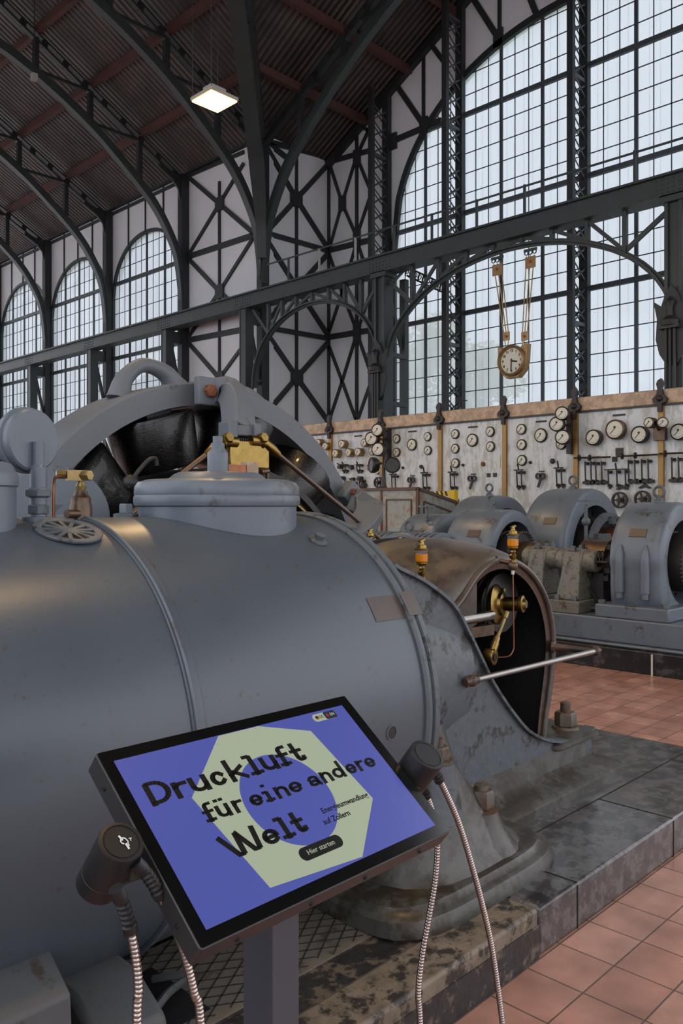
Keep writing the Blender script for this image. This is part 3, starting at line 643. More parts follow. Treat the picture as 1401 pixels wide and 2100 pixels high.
def knife(u, v, n=2, w=.09, h=.17, bar=False):
    p = G(u, v); mb = MB()
    for k in range(n):
        y = p.y+(k-(n-1)/2)*w
        for z in (-h, h*.45): mb.bx(SX-.05, SX, y-.03, y+.03, p.z+z-.022, p.z+z+.022)
        mb.bar((SX-.07, y, p.z-h), (SX-.09, y, p.z+h*.62), .014, .02, (0, 1, 0))
        mb.tube([(SX-.03, y, p.z-h-.05), (SX-.03, y, p.z-h+.03)], .016, 6)
    e = w*n*.6
    if bar: mb.tube([(SX-.13, p.y-e-.1, p.z+h*.9), (SX-.13, p.y+e+.1, p.z+h*.9)], .014, 8); mb.lathe([(.05, 0), (.05, .02)], (SX-.13, p.y+e, p.z+h*.9), (0, 1, 0), 12)
    else: mb.bx(SX-.11, SX-.08, p.y-e*.8, p.y+e*.8, p.z+h*.62, p.z+h*.76); mb.tube([(SX-.1, p.y, p.z+h*.7), (SX-.13, p.y, p.z+h*1.35)], .014, 8)
    mb.build('knife_switch', 'switch_brown', sb)
for u, v in ((318, 378), (436, 373), (540, 371), (792, 365), (942, 358)): knife(u, v)
for u, v in ((130, 328), (185, 328), (195, 388)): knife(u, v, 2, .08, .08)
for u, v in ((1052, 335), (1092, 335), (1216, 330), (1266, 328), (1380, 322)): knife(u, v, 2, .10, .2, True)
knife(1160, 362, 3, .14, .15)
for u, v in ((1052, 386), (1094, 385), (1226, 382), (1268, 381), (1380, 378)):
    p = G(u, v); MB().bx(SX-.06, SX, p.y-.11, p.y+.11, p.z-.022, p.z+.022).bx(SX-.08, SX-.02, p.y-.03, p.y+.0, p.z-.03, p.z+.03).build('contact_block', 'switch_brown', sb)
for u, v in ((380, 380), (610, 375), (868, 366)):
    p = G(u, v); mb = MB().ringlathe([(.03, 0), (.055, 0), (.055, .03), (.03, .03)], p+V((-.03, .04, .02)), A0, 14).ringlathe([(.03, 0), (.055, 0), (.055, .03), (.03, .03)], p+V((-.03, -.04, .02)), A0, 14)
    mb.bar(p+V((-.05, -.02, 0)), p+V((-.06, .04, -.17)), .035, .03, A0).bx(SX-.02, SX, p.y-.05, p.y+.05, p.z+.09, p.z+.11); mb.build('selector_lever', 'switch_brown', sb)
def wheel(u, v, r=.13):
    p = G(u, v, .1); mb = MB().ringlathe([(r*.78, -.02), (r, -.02), (r, .02), (r*.78, .02)], p, A0, 24)
    for k in range(5): a = k*2*PI/5; mb.bar(p, p+V((0, math.cos(a)*r*.85, math.sin(a)*r*.85)), .022, .02, A0)
    mb.lathe([(.035, -.1), (.035, .04), (0, .04)], p, A0, 12).prism([(-.10, .17), (0, .24), (.10, .17), (.06, .16), (0, .19), (-.06, .16)], (-.04, 0), lambda a, b, t: (SX+t, p.y+a, p.z+b)).build('handwheel', 'switch_brown', sb)
wheel(1162, 452); wheel(1248, 448); wheel(250, 386, .11)
rnd = random.Random(2)
for u, v in ((125, 372), (140, 392), (158, 380), (172, 394), (190, 372), (206, 392), (112, 322), (226, 330), (150, 330)):
    mb = MB(); p = G(u, v)
    for k in range(3):
        q = p+V((0, rnd.uniform(-.05, .05), rnd.uniform(-.04, .04))); s_ = rnd.uniform(.02, .045); mb.bx(SX-rnd.uniform(.04, .1), SX, q.y-s_, q.y+s_, q.z-s_*.8, q.z+s_*.8)
    mb.bar(p+V((-.06, -.06, -.05)), p+V((-.07, .06, .05)), .025, .02, A0); mb.build('contact_block', 'switch_brown', sb)
pc = G(560, 100, .06); bl = thing('bare_bulb', 'small bare bulb hanging on a short wire before the beige cornice', 'bulb', pc)
MB().sphere(pc+V((0, 0, -.06)), .035, 10, (1, 1, 1.4)).build('globe', 'clear_glass', bl); MB().tube([pc+V((.05, -.12, .11)), pc+V((0, -.02, .11)), pc+V((0, 0, .06)), pc-V((0, 0, .01))], .01, 6).build('cord', 'black_paint', bl)
rl = thing('low_railing', 'thin dark railing in front of the switchboard base', 'railing', (11.9, 6.2, 0))
mb = MB().tube([(11.9, 8.2, 1.34), (11.9, 3, 1.34)], .015, 8); mb.build('rail', 'dark_iron', rl)
mb = MB()
for k in range(6): mb.tube([(11.9, 3.1+k*.95, 0), (11.9, 3.1+k*.95, 1.34)], .013, 6)
mb.build('stanchions', 'dark_iron', rl)
# ------------------------------------------------------------------ clock
ck = at(1055, 741, X=13.9); t = thing('hanging_clock', 'gilt framed clock hung on long slender double straps under the girder, dial towards the hall', 'clock', ck)
R = .275
def ckp(a, b, d): return (ck.x+d, ck.y-a, ck.z+b)
MB().prism([(-R*1.22, R*1.1), (-R*1.15, -R*.1), (-R*.95, -R*.75), (-R*.5, -R*1.2), (R*.5, -R*1.2), (R*.95, -R*.75), (R*1.15, -R*.1), (R*1.22, R*1.1), (R*.95, R*1.1), (R*.7, R*.75), (-R*.7, R*.75), (-R*.95, R*1.1)], (-.08, .07), ckp).build('case', 'clock_gold', t, bev=.01)
MB().ringlathe([(R*.9, 0), (R*1.12, 0), (R*1.08, .07), (R*.98, .09), (R*.9, .05)], (ck.x-.08, ck.y, ck.z), A0, 36).build('bezel', 'clock_gold', t)
MB().lathe([(R*.92, 0), (R*.92, .01)], (ck.x-.085, ck.y, ck.z), A0, 36).build('dial', 'dial_cream', t)
mb = MB()
for k, hw in ((0, (.012, .75)), (1, None)):
    pass
ang = math.radians(-108); mb.bar((ck.x-.105, ck.y, ck.z), (ck.x-.105, ck.y-.13*math.sin(math.radians(103)), ck.z+.13*math.cos(math.radians(103))), .03, .006, A0)
mb.bar((ck.x-.11, ck.y, ck.z+.04), (ck.x-.11, ck.y+.01, ck.z-.2), .02, .006, A0); mb.lathe([(.022, 0), (.022, .01)], (ck.x-.1, ck.y, ck.z), A0, 10)
mb.build('hands', 'black_paint', t)
def text(name, s, size, o, xdir, ydir, m, parent, ext=.0015, bold=0, al='CENTER', shear=0):
    cu = bpy.data.curves.new(name, 'FONT'); cu.body = s; cu.size = size; cu.align_x = al; cu.align_y = 'CENTER'; cu.extrude = ext; cu.offset = bold; cu.resolution_u = 3
    tmp = bpy.data.objects.new('tmp', cu); COL.objects.link(tmp); bpy.context.view_layer.update()
    me = bpy.data.meshes.new_from_object(tmp.evaluated_get(bpy.context.evaluated_depsgraph_get())); bpy.data.objects.remove(tmp)
    x = V(xdir).normalized(); y = V(ydir).normalized(); z = x.cross(y)
    me.transform(Matrix((x, y, z)).transposed().to_4x4()); me.transform(Matrix.Translation(V(o)-world_loc(parent)))
    me.materials.clear(); me.materials.append(M[m]); ob = bpy.data.objects.new(name, me); COL.objects.link(ob); ob.parent = parent; return ob
for k in range(1, 13):
    a = k*PI/6; text('numeral', str(k), .07, (ck.x-.1, ck.y-R*.72*math.sin(a), ck.z+R*.72*math.cos(a)), (0, -1, 0), (0, 0, 1), 'black_paint', t, bold=.002)
for px, pxb, sd in ((1020, 1039, 1), (1088, 1076, -1)):
    a = at(px, 540 if sd > 0 else 524, X=13.9); b = at(pxb, 690, X=13.9)
    mb = MB()
    for o in (-.085, 0, .085):
        mb.bar(a+V((0, o, 0)), b+V((0, o*.62, 0)), .018, .012, A0)
    mb.bar(b+V((0, -.05, 0)), ck+V((0, -.15 if sd < 0 else .15, .25)), .015, .012, A0); mb.bar(b+V((0, .05, 0)), ck+V((0, -.19 if sd < 0 else .19, .25)), .015, .012, A0)
    mb.build('strap', 'old_brass', t)
    MB().bar(a-V((0, 0, .02)), a-V((0, -sd*.02*0, .24)), .22, .02, A0).build('strap_plate', 'clock_gold', t)
    MB().bar(b+V((0, 0, .09)), b-V((0, 0, .08)), .14, .02, A0).build('strap_plate', 'clock_gold', t)
    mb = MB()
    for k in range(3): mb.ringlathe([(.03, -.01), (.045, -.01), (.045, .01), (.03, .01)], a+V((0, (k-1)*.09, .06)), A0, 12)
    mb.bar(a+V((0, -.14, .11)), a+V((0, .14, .11)), .03, .05); mb.build('hook_plate', 'green_steel', t)
    for q in (a-V((.02, 0, .12)), b-V((.02, 0, 0))): MB().lathe([(.025, 0), (.02, .02), (0, .025)], q, A0, 10).build('boss', 'copper', t)
# ------------------------------------------------------------------ wooden control cabinet, desk post, barrier
c0 = at(857, 1002, X=9.5); xa = 9.5; yb = c0.y; xb = 10.45; ya = at(700, 1005, X=9.5).y+.3; zt = c0.z
cb = thing('control_cabinet', 'pale blue grey wooden cabinet with brown edges behind the engine', 'cabinet', (xa, yb, 0))
MB().prism([(xa, 0), (xb, 0), (xb, zt-.2), (xa, zt)], (yb, ya), lambda a, b, q: (a, q, b)).build('body', 'cabinet_blue', cb)
mb = MB(); e = .045
mb.bar((xa, yb, 0), (xa, yb, zt), e, e).bar((xa, yb, zt), (xa, ya, zt), e, e).bar((xa, yb, zt), (xb, yb, zt-.2), e, e).bar((xb, yb, 0), (xb, yb, zt-.2), e, e)
ym = at(783, 1010, X=9.5).y; mb.bar((xa, ym, 0), (xa, ym, zt), e*.7, e*.7)
mb.build('edge_trim', 'cabinet_edge', cb)
for y0, y1 in ((yb+.12, ym-.1), (ym+.1, ya-.1)):
    mb = MB()
    for p, q in (((y0, .3), (y0, zt-.16)), ((y0, zt-.16), (y1, zt-.16)), ((y1, zt-.16), (y1, .3))): mb.bar((xa-.005, p[0], p[1]), (xa-.005, q[0], q[1]), .022, .02, (1, 0, 0))
    mb.build('door_molding', 'cabinet_edge', cb)
mb = MB()
L = [(xa+.14, .3), (xa+.14, zt-.19), (xb-.1, zt-.35), (xb-.1, .3)]
for p, q in zip(L, L[1:]): mb.bar((p[0], yb-.005, p[1]), (q[0], yb-.005, q[1]), .022, .02, (0, 1, 0))
mb.build('side_molding', 'cabinet_edge', cb)
c = at(787, 1002, X=9.7); zc_ = c.z
dp_ = thing('instrument_post', 'slender dark post with two round instrument heads, standing on the cabinet', 'instrument', (9.7, c.y, zt-.02))
z1 = at(787, 950, X=9.7).z
MB().lathe([(.11, 0), (.11, .02), (.05, .06), (.035, .12), (.022, z1-zt+.02), (0, z1-zt+.04)], (9.7, c.y, zt-.02), (0, 0, 1), 16).build('post', 'dark_iron', dp_)
MB().tube([(9.7, c.y-.12, z1), (9.7, c.y+.12, z1)], .018, 8).build('crossbar', 'dark_iron', dp_)
for px, sx in ((769, 1), (806, -1)):
    p = at(px, 954, X=9.7); MB().lathe([(.02, -.06), (.1, -.05), (.125, 0), (.125, .06), (.112, .075), (.105, .062), (0, .06)], p, (-1, .55*sx, 0), 24).build('instrument_head', 'black_rim', dp_)
b0 = at(936, 1030, X=11.2); b1 = at(905, 1014, X=11.2)
t = thing('safety_barrier', 'black and yellow striped safety barrier behind the cabinet', 'barrier', (11.2, b0.y, 0))
MB().bx(11.15, 11.25, b0.y-.0, b0.y+.1, 0, at(930, 1005, X=11.2).z).build('stand', 'yellow', t)
z = at(920, 1012, X=11.2).z; MB().bx(11.18, 11.22, b0.y+.1, b1.y+.1, z-.04, z+.04).build('board', 'yellow', t)
mb = MB()
for k in range(5): y = b0.y+.16+k*.09; mb.prism([(y, z-.04), (y+.04, z-.04), (y+.07, z+.04), (y+.03, z+.04)], (11.175, 11.18), lambda a, b, q: (q, a, b))
mb.build('stripes', 'black_paint', t)
MB().bx(11.2, 11.26, b1.y+.06, b1.y+.12, 0, z).build('stand', 'yellow', t)
# ------------------------------------------------------------------ motor generators
pl_ = thing('machine_base', 'long grey painted machine base on a black stone plinth, right of the engine', 'base', (7.65, 5, 0))
MB().bx(7.62, 11.3, -1, 7.55, 0, .215).build('stone_plinth', 'plinth_black', pl_, bev=.01)
mb = MB()
for y in (3.32, 2.1, 4.9): mb.bx(7.612, 7.62, y-.008, y+.008, .0, .2)
mb.build('plinth_joint', 'dial_cream', pl_)
MB().bx(7.68, 11.2, -.9, 7.45, .215, .25).bx(7.72, 11.1, -.8, 7.4, .25, .49).build('bed_frame', 'machine_grey', pl_, bev=.02)
MB().tube([(8.05, 4.0, .53), (8.05, 4.9, .53)], .03, 10).build('shaft_guard', 'steel_rod', pl_)
def motor(xc, y0, y1, zc, R, r, zb, lab, comm=True, arm=True, rot=.7, eye=True, lugs=True, foot=True, m='machine_grey', plate=True):
    t = thing('electric_machine', lab, 'machine', (xc, (y0+y1)/2, zb), 'motor generators on the grey base')
    n = 64; vs = []; fs = []
    def out(th, k):
        c, s = math.cos(th), math.sin(th)
        if s >= 0: return c*R*k, s*R*k
        e = 5; hh = zc-zb; q = (abs(c/(R*.97*k))**e+abs(s/(hh))**e)**(-1/e); return c*q, s*q
    prof = [(y0+.0, .93), (y0+.02, .98), (y0+.07, 1), (y1-.07, 1), (y1-.02, .98), (y1, .93)]
    for y, k in prof:
        for i in range(n): a, b = out(2*PI*i/n, k); vs.append((xc+a, y, zc+b))
    for y in (y1, y0):
        for i in range(n): vs.append((xc+r*math.cos(2*PI*i/n), y, zc+r*math.sin(2*PI*i/n)))
    L = len(prof)+2
    for j in range(L):
        for i in range(n): i2 = (i+1) % n; j2 = (j+1) % L; fs.append((j*n+i, j*n+i2, j2*n+i2, j2*n+i))
    MB().add(vs, fs).build('yoke', m, t, ang=50)
    if foot: MB().bx(xc-R-.08, xc+R+.08, y0-.12, y1+.1, zb-.0, zb+.13).build('foot_plate', m, t, bev=.015)
    if foot:
        for y in (y0-.06, y1+.05): MB().hexa((xc-R-.02, y, zb+.13), (0, 0, 1), .035, .04).build('foot_bolt', 'worn_grey', t)
    mb = MB()
    for k in range(6):
        a = PI/6+k*PI/3; d = V((math.cos(a), 0, math.sin(a))); c = V((xc, (y0+y1)/2, zc))
        mb.bar(c+d*(r+.01), c+d*r*rot*1.05, (y1-y0)*.8, r*.42, (0, 1, 0))
    mb.build('pole_shoes', 'dark_iron', t)
    MB().lathe([(r*rot*.5, 0), (r*rot, .03), (r*rot, (y1-y0)*.55), (r*rot*.96, (y1-y0)*.6), (r*rot, (y1-y0)*.65), (r*rot, y1-y0+.1), (r*rot*.5, y1-y0+.13)], (xc, y0-.12, zc), (0, 1, 0), 40).build('armature', 'dark_iron', t)
    mb = MB()
    for k in range(44):
        a = 2*PI*k/44; d = V((math.cos(a), 0, math.sin(a)))*r*rot*1.01
        for yy in (y0-.1, y0+.12): mb.box(V((xc, yy, zc))+d, (.018, .05, .018))
    mb.build('windings', 'hood_brown', t)
    if comm == 2: MB().lathe([(r*.5, 0), (r*.55, .02), (r*.55, .46), (r*.3, .48), (.05, .49), (.05, .7), (0, .7)], (xc, y0-.1, zc), (0, -1, 0), 36).build('commutator', 'copper', t)
    elif comm: MB().lathe([(r*.42, 0), (r*.45, .02), (r*.45, .22), (r*.3, .24), (.05, .25), (.05, .6), (0, .6)], (xc, y0-.1, zc), (0, -1, 0), 36).build('commutator', 'copper' if comm == 2 else 'bronze', t)
    else: MB().lathe([(.06, 0), (.06, .5), (0, .5)], (xc, y0-.1, zc), (0, -1, 0), 20).build('shaft', 'steel_rod', t)
    if eye:
        c = V((xc, (y0+y1)/2, zc+R)); mb = MB().lathe([(.05, -.02), (.05, .02), (.025, .04), (.025, .07)], c, (0, 0, 1), 12)
        mb.tube([c+V((.03*0, math.cos(a)*.055, .11+math.sin(a)*.055)) for a in [2*PI*k/16 for k in range(16)]], .016, 8, closed=True); mb.build('lifting_eye', 'worn_grey', t)
    if lugs:
        for y in (y0+.14, y1-.13):
            x = xc-R-.005; mb = MB().tube([(x, y, zc-.28), (x, y, zc+.0), (x+.0, y, zc+.1), (x+.02, y, zc+.19)], [.045, .045, .042, .01], 12).tube([(x, y, zc-.34), (x, y, zc-.28)], .032, 8)
            mb.build('clamp_bolt', m, t)
    if plate:
        a = math.radians(150); MB().box((xc+math.cos(a)*(R+.0), y0+.25, zc+math.sin(a)*(R+.0)), (.015, .17, .09), Matrix.Rotation(-math.radians(30-0), 3, 'Y').inverted()).build('name_plate', 'tape_brown', t)
    return t
motor(8.42, 3.33, 3.86, 1.03, .61, .43, .49, 'rounded grey machine yoke nearest the right picture edge, dark armature inside', comm=False)
motor(8.42, 5.32, 5.98, 1.0, .56, .42, .49, 'middle grey machine yoke directly behind the brown crank hood', comm=1, lugs=False)
motor(9.95, 5.08, 5.73, 1.0, .83, .61, .49, 'tallest grey machine yoke with copper commutator, behind the two bearing pedestals', comm=2)
motor(9.95, 6.42, 7.02, 1.0, .75, .57, .49, 'rear grey machine yoke with dark open end, left of the tallest one', comm=1, lugs=False)
motor(8.6, 6.35, 6.95, 1.0, .50, .3, .49, 'small grey drum shaped machine end beside the cabinet', comm=0, eye=False, lugs=False)
# brush rigging & handwheel of the tallest machine
br = thing('brush_gear', 'worn brush gear with upright rod and handwheel in front of the tallest machine', 'brush gear', (9.2, 4.75, .49)); mb = MB()
mb.tube([(9.0, 4.72, .5), (9.0, 4.72, 1.62)], .022, 8).ringlathe([(.12, -.01), (.145, -.01), (.145, .012), (.12, .012)], (9.0, 4.72, 1.66), (0, 0, 1), 20).bar((8.87, 4.72, 1.66), (9.13, 4.72, 1.66), .02, .015).bar((9.0, 4.6, 1.66), (9.0, 4.84, 1.66), .02, .015)
mb.sphere((9.0, 4.72, 1.0), .05, 10).sphere((9.0, 4.72, 1.42), .055, 10).tube([(9.0, 4.72, 1.0), (9.4, 4.8, 1.0)], .025, 6)
mb.ringlathe([(.42, 0), (.52, 0), (.52, .06), (.42, .06)], (9.95, 4.88, 1.0), (0, 1, 0), 36)
for k in range(6): a = PI/6+k*PI/3; mb.box((9.95+math.cos(a)*.42, 4.8, 1.0+math.sin(a)*.42), (.1, .16, .1))
mb.build('brush_ring', 'worn_grey', br)
mb = MB()
for k in range(7): y = 3.98+k*.06; mb.tube(smoothline([(8.0, y*.6+1.65, 1.02), (8.02, y*.6+1.67, 1.1), (8.1, y*.6+1.66, 1.12), (8.2, y*.6+1.65, .98)], 4), .007, 6)
mb.tube([(8.0, 3.95, 1.02), (8.0, 4.3, 1.02)], .014, 8).tube([(8.3, 3.9, .98), (8.3, 4.5, .98)], .17, 16).tube([(8.05, 4.25, 1.2), (8.05, 4.25, .8), (8.1, 4.1, .6)], .015, 6)
for k in range(12): mb.box((8.1+random.uniform(-.05, .1), random.uniform(3.95, 4.4), random.uniform(.75, 1.2)), (.05, .05, .05))
t = thing('brush_holder_rack', 'dark brush holder rack with copper leads between pedestal and right machine', 'brush gear', (8.1, 4.2, .49)); mb.build('holders', 'dark_iron', t)
MB().tube([(8.3, 4.05, 1.04), (8.3, 4.35, 1.04)], .2, 24).build('slip_ring', 'bronze', t)
MB().bx(8.1, 8.5, 4.05, 4.3, .49, .9).build('pedestal', 'dark_iron', t)
def pedestal(xc, y, zc, lab, sg=-1):
    t = thing('bearing_pedestal', lab, 'bearing', (xc, y, .49), 'bearing pedestals')
    MB().bx(xc-.3, xc+.3, y-.17, y+.17, .49, .62).build('base', 'pedestal_grey', t, bev=.01)
    vs = [(xc+sx*w, y+sy*d, z) for z, w, d in ((.62, .24, .13), (.85, .17, .11), (zc-.02, .14, .1), (zc+.1, .12, .09)) for sx, sy in ((-1, -1), (1, -1), (1, 1), (-1, 1))]
    fs = [(3, 2, 1, 0), (12, 13, 14, 15)]+[(j*4+i, j*4+(i+1) % 4, j*4+4+(i+1) % 4, j*4+4+i) for j in range(3) for i in range(4)]
    MB().add(vs, fs).build('column', 'pedestal_grey', t, bev=.015)
    MB().lathe([(.05, -.24), (.10, -.24), (.115, -.22), (.115, -.12), (.13, -.11), (.13, .1), (.11, .12), (.11, .2), (.05, .21)], (xc, y, zc), (0, 1, 0), 24).build('bearing_housing', 'pedestal_grey', t)
    MB().lathe([(.055, 0), (.055, .01)], (xc, y-.24, zc), (0, -1, 0), 16).build('shaft_end', 'black_hollow', t)
    for a in (-.09, .09): MB().hexa((xc+a, y, zc+.1), (0, 0, 1), .03, .06).build('bolt', 'worn_grey', t)
    for a in (-.25, .25):
        for b in (-.1, .1): MB().hexa((xc+a, y+b, .62), (0, 0, 1), .03, .05).build('bolt', 'worn_grey', t)
pedestal(8.25, 4.86, 1.02, 'grey cast bearing pedestal with open round shaft end, right behind the brown hood')
pedestal(8.05, 4.22+.1, 1.02, 'grey cast bearing pedestal just left of the right hand machine yoke')
t = thing('valve_stand', 'thin handwheel spindle standing beside the small drum machine', 'valve', (8.3, 6.9, .49)); c = at(876, 1038, X=8.3)
MB().tube([(8.3, c.y, .49), (8.3, c.y, c.z)], .02, 8).build('spindle', 'worn_grey', t)
MB().ringlathe([(.09, -.01), (.11, -.01), (.11, .01), (.09, .01)], (8.3, c.y, c.z), (0, 0, 1), 18).bar((8.2, c.y, c.z), (8.4, c.y, c.z), .02, .012).build('handwheel', 'worn_grey', t)
# ribbed motor seen low between hood and cabinet
c = at(800, 1120, X=6.2); t = thing('ribbed_motor', 'low ribbed grey electric motor seen above the cylinder shoulder, behind the oil cups', 'motor', (6.4, c.y, 0))
mb = MB()
zc_ = .98
for k in range(16): mb.lathe([(.36, 0), (.36, .03)], (6.5, c.y-.45+k*.07, zc_), (0, 1, 0), 28)
mb.build('fins', 'machine_grey', t)
MB().lathe([(.1, 0), (.33, .03), (.33, 1.12), (.2, 1.25), (0, 1.27)], (6.5, c.y-.5, zc_), (0, 1, 0), 28).bx(6.2, 6.8, c.y-.4, c.y+.5, 0, .75).build('housing', 'worn_grey', t)
mb = MB().tube([(6.5, c.y+math.cos(a)*.05, zc_+.42+math.sin(a)*.05) for a in [2*PI*k/14 for k in range(14)]], .014, 6, closed=True).tube([(6.5, c.y, zc_+.33), (6.5, c.y, zc_+.38)], .02, 8); mb.build('lifting_eye', 'worn_grey', t)
p = smoothline([V((at(845, 1160, X=5.6).x, at(845, 1160, X=5.6).y, 0)), at(845, 1160, X=5.6), at(852, 1120, X=5.6), at(835, 1100, X=5.6), at(790, 1108, X=5.6), at(770, 1140, X=5.6)], 6)
t = tag(MB().tube(p, .035, 10).build('bent_pipe', 'machine_grey'), 'bent grey pipe arching behind the oil cups', 'pipe')
# ------------------------------------------------------------------ engine plinth and kerb
KY = 1.535
pf = thing('engine_platform', 'dark polished stone platform carrying the engine, stepping down to the tiles', 'platform', (2, 3, 0))
MB().bx(2.585, 4.93, KY, 7.0, 0, .174).build('stone_slab', 'stone_dark', pf, bev=.012)
MB().bx(-1.7, 2.58, KY, KY+.17, 0, .174).build('kerb_stone', 'stone_beige', pf, bev=.012)
MB().bx(-1.7, 2.58, KY-.004, KY, 0.0, .12).build('kerb_stain', 'stone_black', pf)
MB().bx(-1.7, 2.58, KY+.172, KY+.36, 0, .165).bx(-1.7, 2.58, KY+.36, 6.9, 0, .10).build('inner_slab', 'stone_black', pf, bev=.006)
for y in (1.9, 3.4): MB().bx(2.6, 4.92, y-.003, y+.003, .174, .1755).build('slab_joint', 'black_hollow', pf)
for x in (2.86, 3.75): MB().bx(x-.003, x+.003, KY+.002, 1.9, .174, .1755).build('slab_joint', 'black_hollow', pf); MB().bx(x-.003, x+.003, KY-.002, KY, 0, .165).build('slab_joint', 'black_hollow', pf)
cp = thing('checker_plate', 'worn diamond tread steel plate let into the floor in front of the cylinder', 'floor plate', (1.6, 2.0, .165))
mb = MB().bx(-.5, 2.52, KY+.31, 2.3, .155, .170); mb.build('plate', 'checker', cp)
mb = MB(); k = 0; a0, a1, b0, b1 = -.5, 2.52, KY+.315, 2.3; st = .085
for s_ in (1, -1):
    t0 = -4.0
    while t0 < 6:
        L_ = []   # line y-b0 = s*(x - t0)*.62
        for i in range(61):
            x = a0+(a1-a0)*i/60; y = b0+s_*(x-t0)*.62
            if b0 <= y <= b1: L_.append((x, y))
        if len(L_) > 1: mb.bar((L_[0][0], L_[0][1], .170), (L_[-1][0], L_[-1][1], .170), .005, .003)
        t0 += st
mb.build('tread_pattern', 'checker_dark', cp)
# ------------------------------------------------------------------ compressor cylinder
CYC, CZC, CR = 2.55, .8556, .7056
cy = thing('compressor_cylinder', 'huge grey horizontal cylinder with sheet lagging, filling the left foreground', 'cylinder', (1.3, CYC, .17))
AX = V((1, 0, 0)); O = V((0, CYC, CZC))
ctmp = MB()
ctmp.lathe([(CR, x) for x in (-.9, -.4, 0, .3, .6, .9, 1.2, 1.35, 1.5, 1.7, 1.9, 2.1, 2.34)], O, AX, 128).build('lagging', 'engine_grey', cy)
def band(x0, x1, r): return MB().ringlathe([(CR-.01, x0), (r, x0), (r+.003, x0+.004), (r+.003, x1-.004), (r, x1), (CR-.01, x1)], O, AX, 128)
band(1.325, 1.372, CR+.004).build('joint_band', 'engine_grey', cy)
band(1.333, 1.343, CR+.011).build('joint_bead', 'machine_grey', cy)
band(-.42, -.37, CR+.004).build('joint_band', 'engine_grey', cy)
MB().ringlathe([(CR-.1, 2.325), (CR+.008, 2.325), (CR+.016, 2.335), (CR+.016, 2.35), (CR+.004, 2.353), (CR+.004, 2.366), (CR+.016, 2.37), (CR+.016, 2.395), (CR-.1, 2.395)], O, AX, 128).build('end_ring', 'worn_grey', cy)
def cyl_pt(px, py, R=CR):
    a, b = (px-CX)/F, (HY-py)/F; r = V((math.cos(AZ)+a*math.sin(AZ), math.sin(AZ)-a*math.cos(AZ), b))
    A_ = r.y**2+r.z**2; B_ = 2*(-r.y*CYC+r.z*(H-CZC)); C_ = CYC**2+(H-CZC)**2-R*R; D = B_*B_-4*A_*C_
    t = (-B_-max(D, 0)**.5)/2/A_; p = V((0, 0, H))+r*t; n = V((0, p.y-CYC, p.z-CZC)).normalized(); return p, n
# round slotted vent grate
p, n = cyl_pt(140, 1091); mb = MB().ringlathe([(.078, 0), (.10, 0), (.102, .006), (.098, .010), (.078, .008)], p, n, 40).lathe([(.028, 0), (.028, .008), (0, .008)], p, n, 20)
u_ = V((1, 0, 0)); v_ = n.cross(u_)
for k in range(13): a = 2*PI*k/13; d = u_*math.cos(a)+v_*math.sin(a); mb.bar(p+d*.02+n*.004, p+d*.085+n*.004, .012, .007, n)
mb.build('vent_grate', 'worn_grey', cy)
MB().lathe([(.086, -.002), (.086, .002)], p, n, 36).build('vent_hole', 'black_hollow', cy)
p, n = cyl_pt(652, 1110); MB().lathe([(.036, 0), (.036, .006), (.018, .012), (.02, .03), (0, .032)], p, n, 20, sc2=1).build('plug', 'worn_grey', cy)
p, n = cyl_pt(803, 1502); MB().lathe([(.022, -.001), (.022, .002)], p, n, 18).build('bolt_hole', 'dark_iron', cy); MB().ringlathe([(.022, 0), (.027, 0), (.027, .004), (.022, .004)], p, n, 18).build('hole_rim', 'worn_grey', cy)
# curved strip of tape
a0 = math.atan2(cyl_pt(790, 1222)[0].z-CZC, cyl_pt(790, 1222)[0].y-CYC); a1 = math.atan2(cyl_pt(800, 1272)[0].z-CZC, cyl_pt(800, 1272)[0].y-CYC); mb = MB(); vs = []
for i in range(9):
    a = a0+(a1-a0)*i/8
    for x in (2.16, 2.325): vs.append((x, CYC+math.cos(a)*(CR+.002), CZC+math.sin(a)*(CR+.002)))
mb.add(vs, [(2*i, 2*i+1, 2*i+3, 2*i+2) for i in range(8)]).build('tape', 'tape_brown', cy)
mb = MB(); vs = []
for i in range(9):
    a = a0+(a1-a0)*i/8
    for x in (2.325, 2.40): vs.append((x, CYC+math.cos(a)*(CR+.019), CZC+math.sin(a)*(CR+.019)))
mb.add(vs, [(2*i, 2*i+1, 2*i+3, 2*i+2) for i in range(8)]).build('tape', 'tape_brown', cy)
# cradle feet
MB().prism([(1.80, .10), (1.83, .44), (1.93, .50), (2.9, .50), (2.9, .10)], (.2, .96), lambda a, b, t: (t, a, b)).build('cradle_foot', 'worn_plate', cy, bev=.01)
MB().prism([(1.82, .10), (1.84, .26), (1.98, .33), (2.9, .36), (2.9, .10)], (1.04, 1.24), lambda a, b, t: (t, a, b)).build('cradle_foot', 'worn_plate', cy, bev=.02)
t = tag(MB().bx(1.28, 1.42, 1.9, 2.2, .168, .172).build('floor_recess', 'black_hollow'), 'dark square recess in the tread plate beside the cradle', 'recess')
t = tag(MB().tube(smoothline([(1.25, 1.95, .20), (1.32, 1.98, .215), (1.38, 2.02, .2), (1.42, 2.0, .23), (1.36, 2.1, .2)], 4), .012, 6).build('pipe_stub', 'worn_plate'), 'small rusty pipe ends lying in the dark recess', 'pipe')
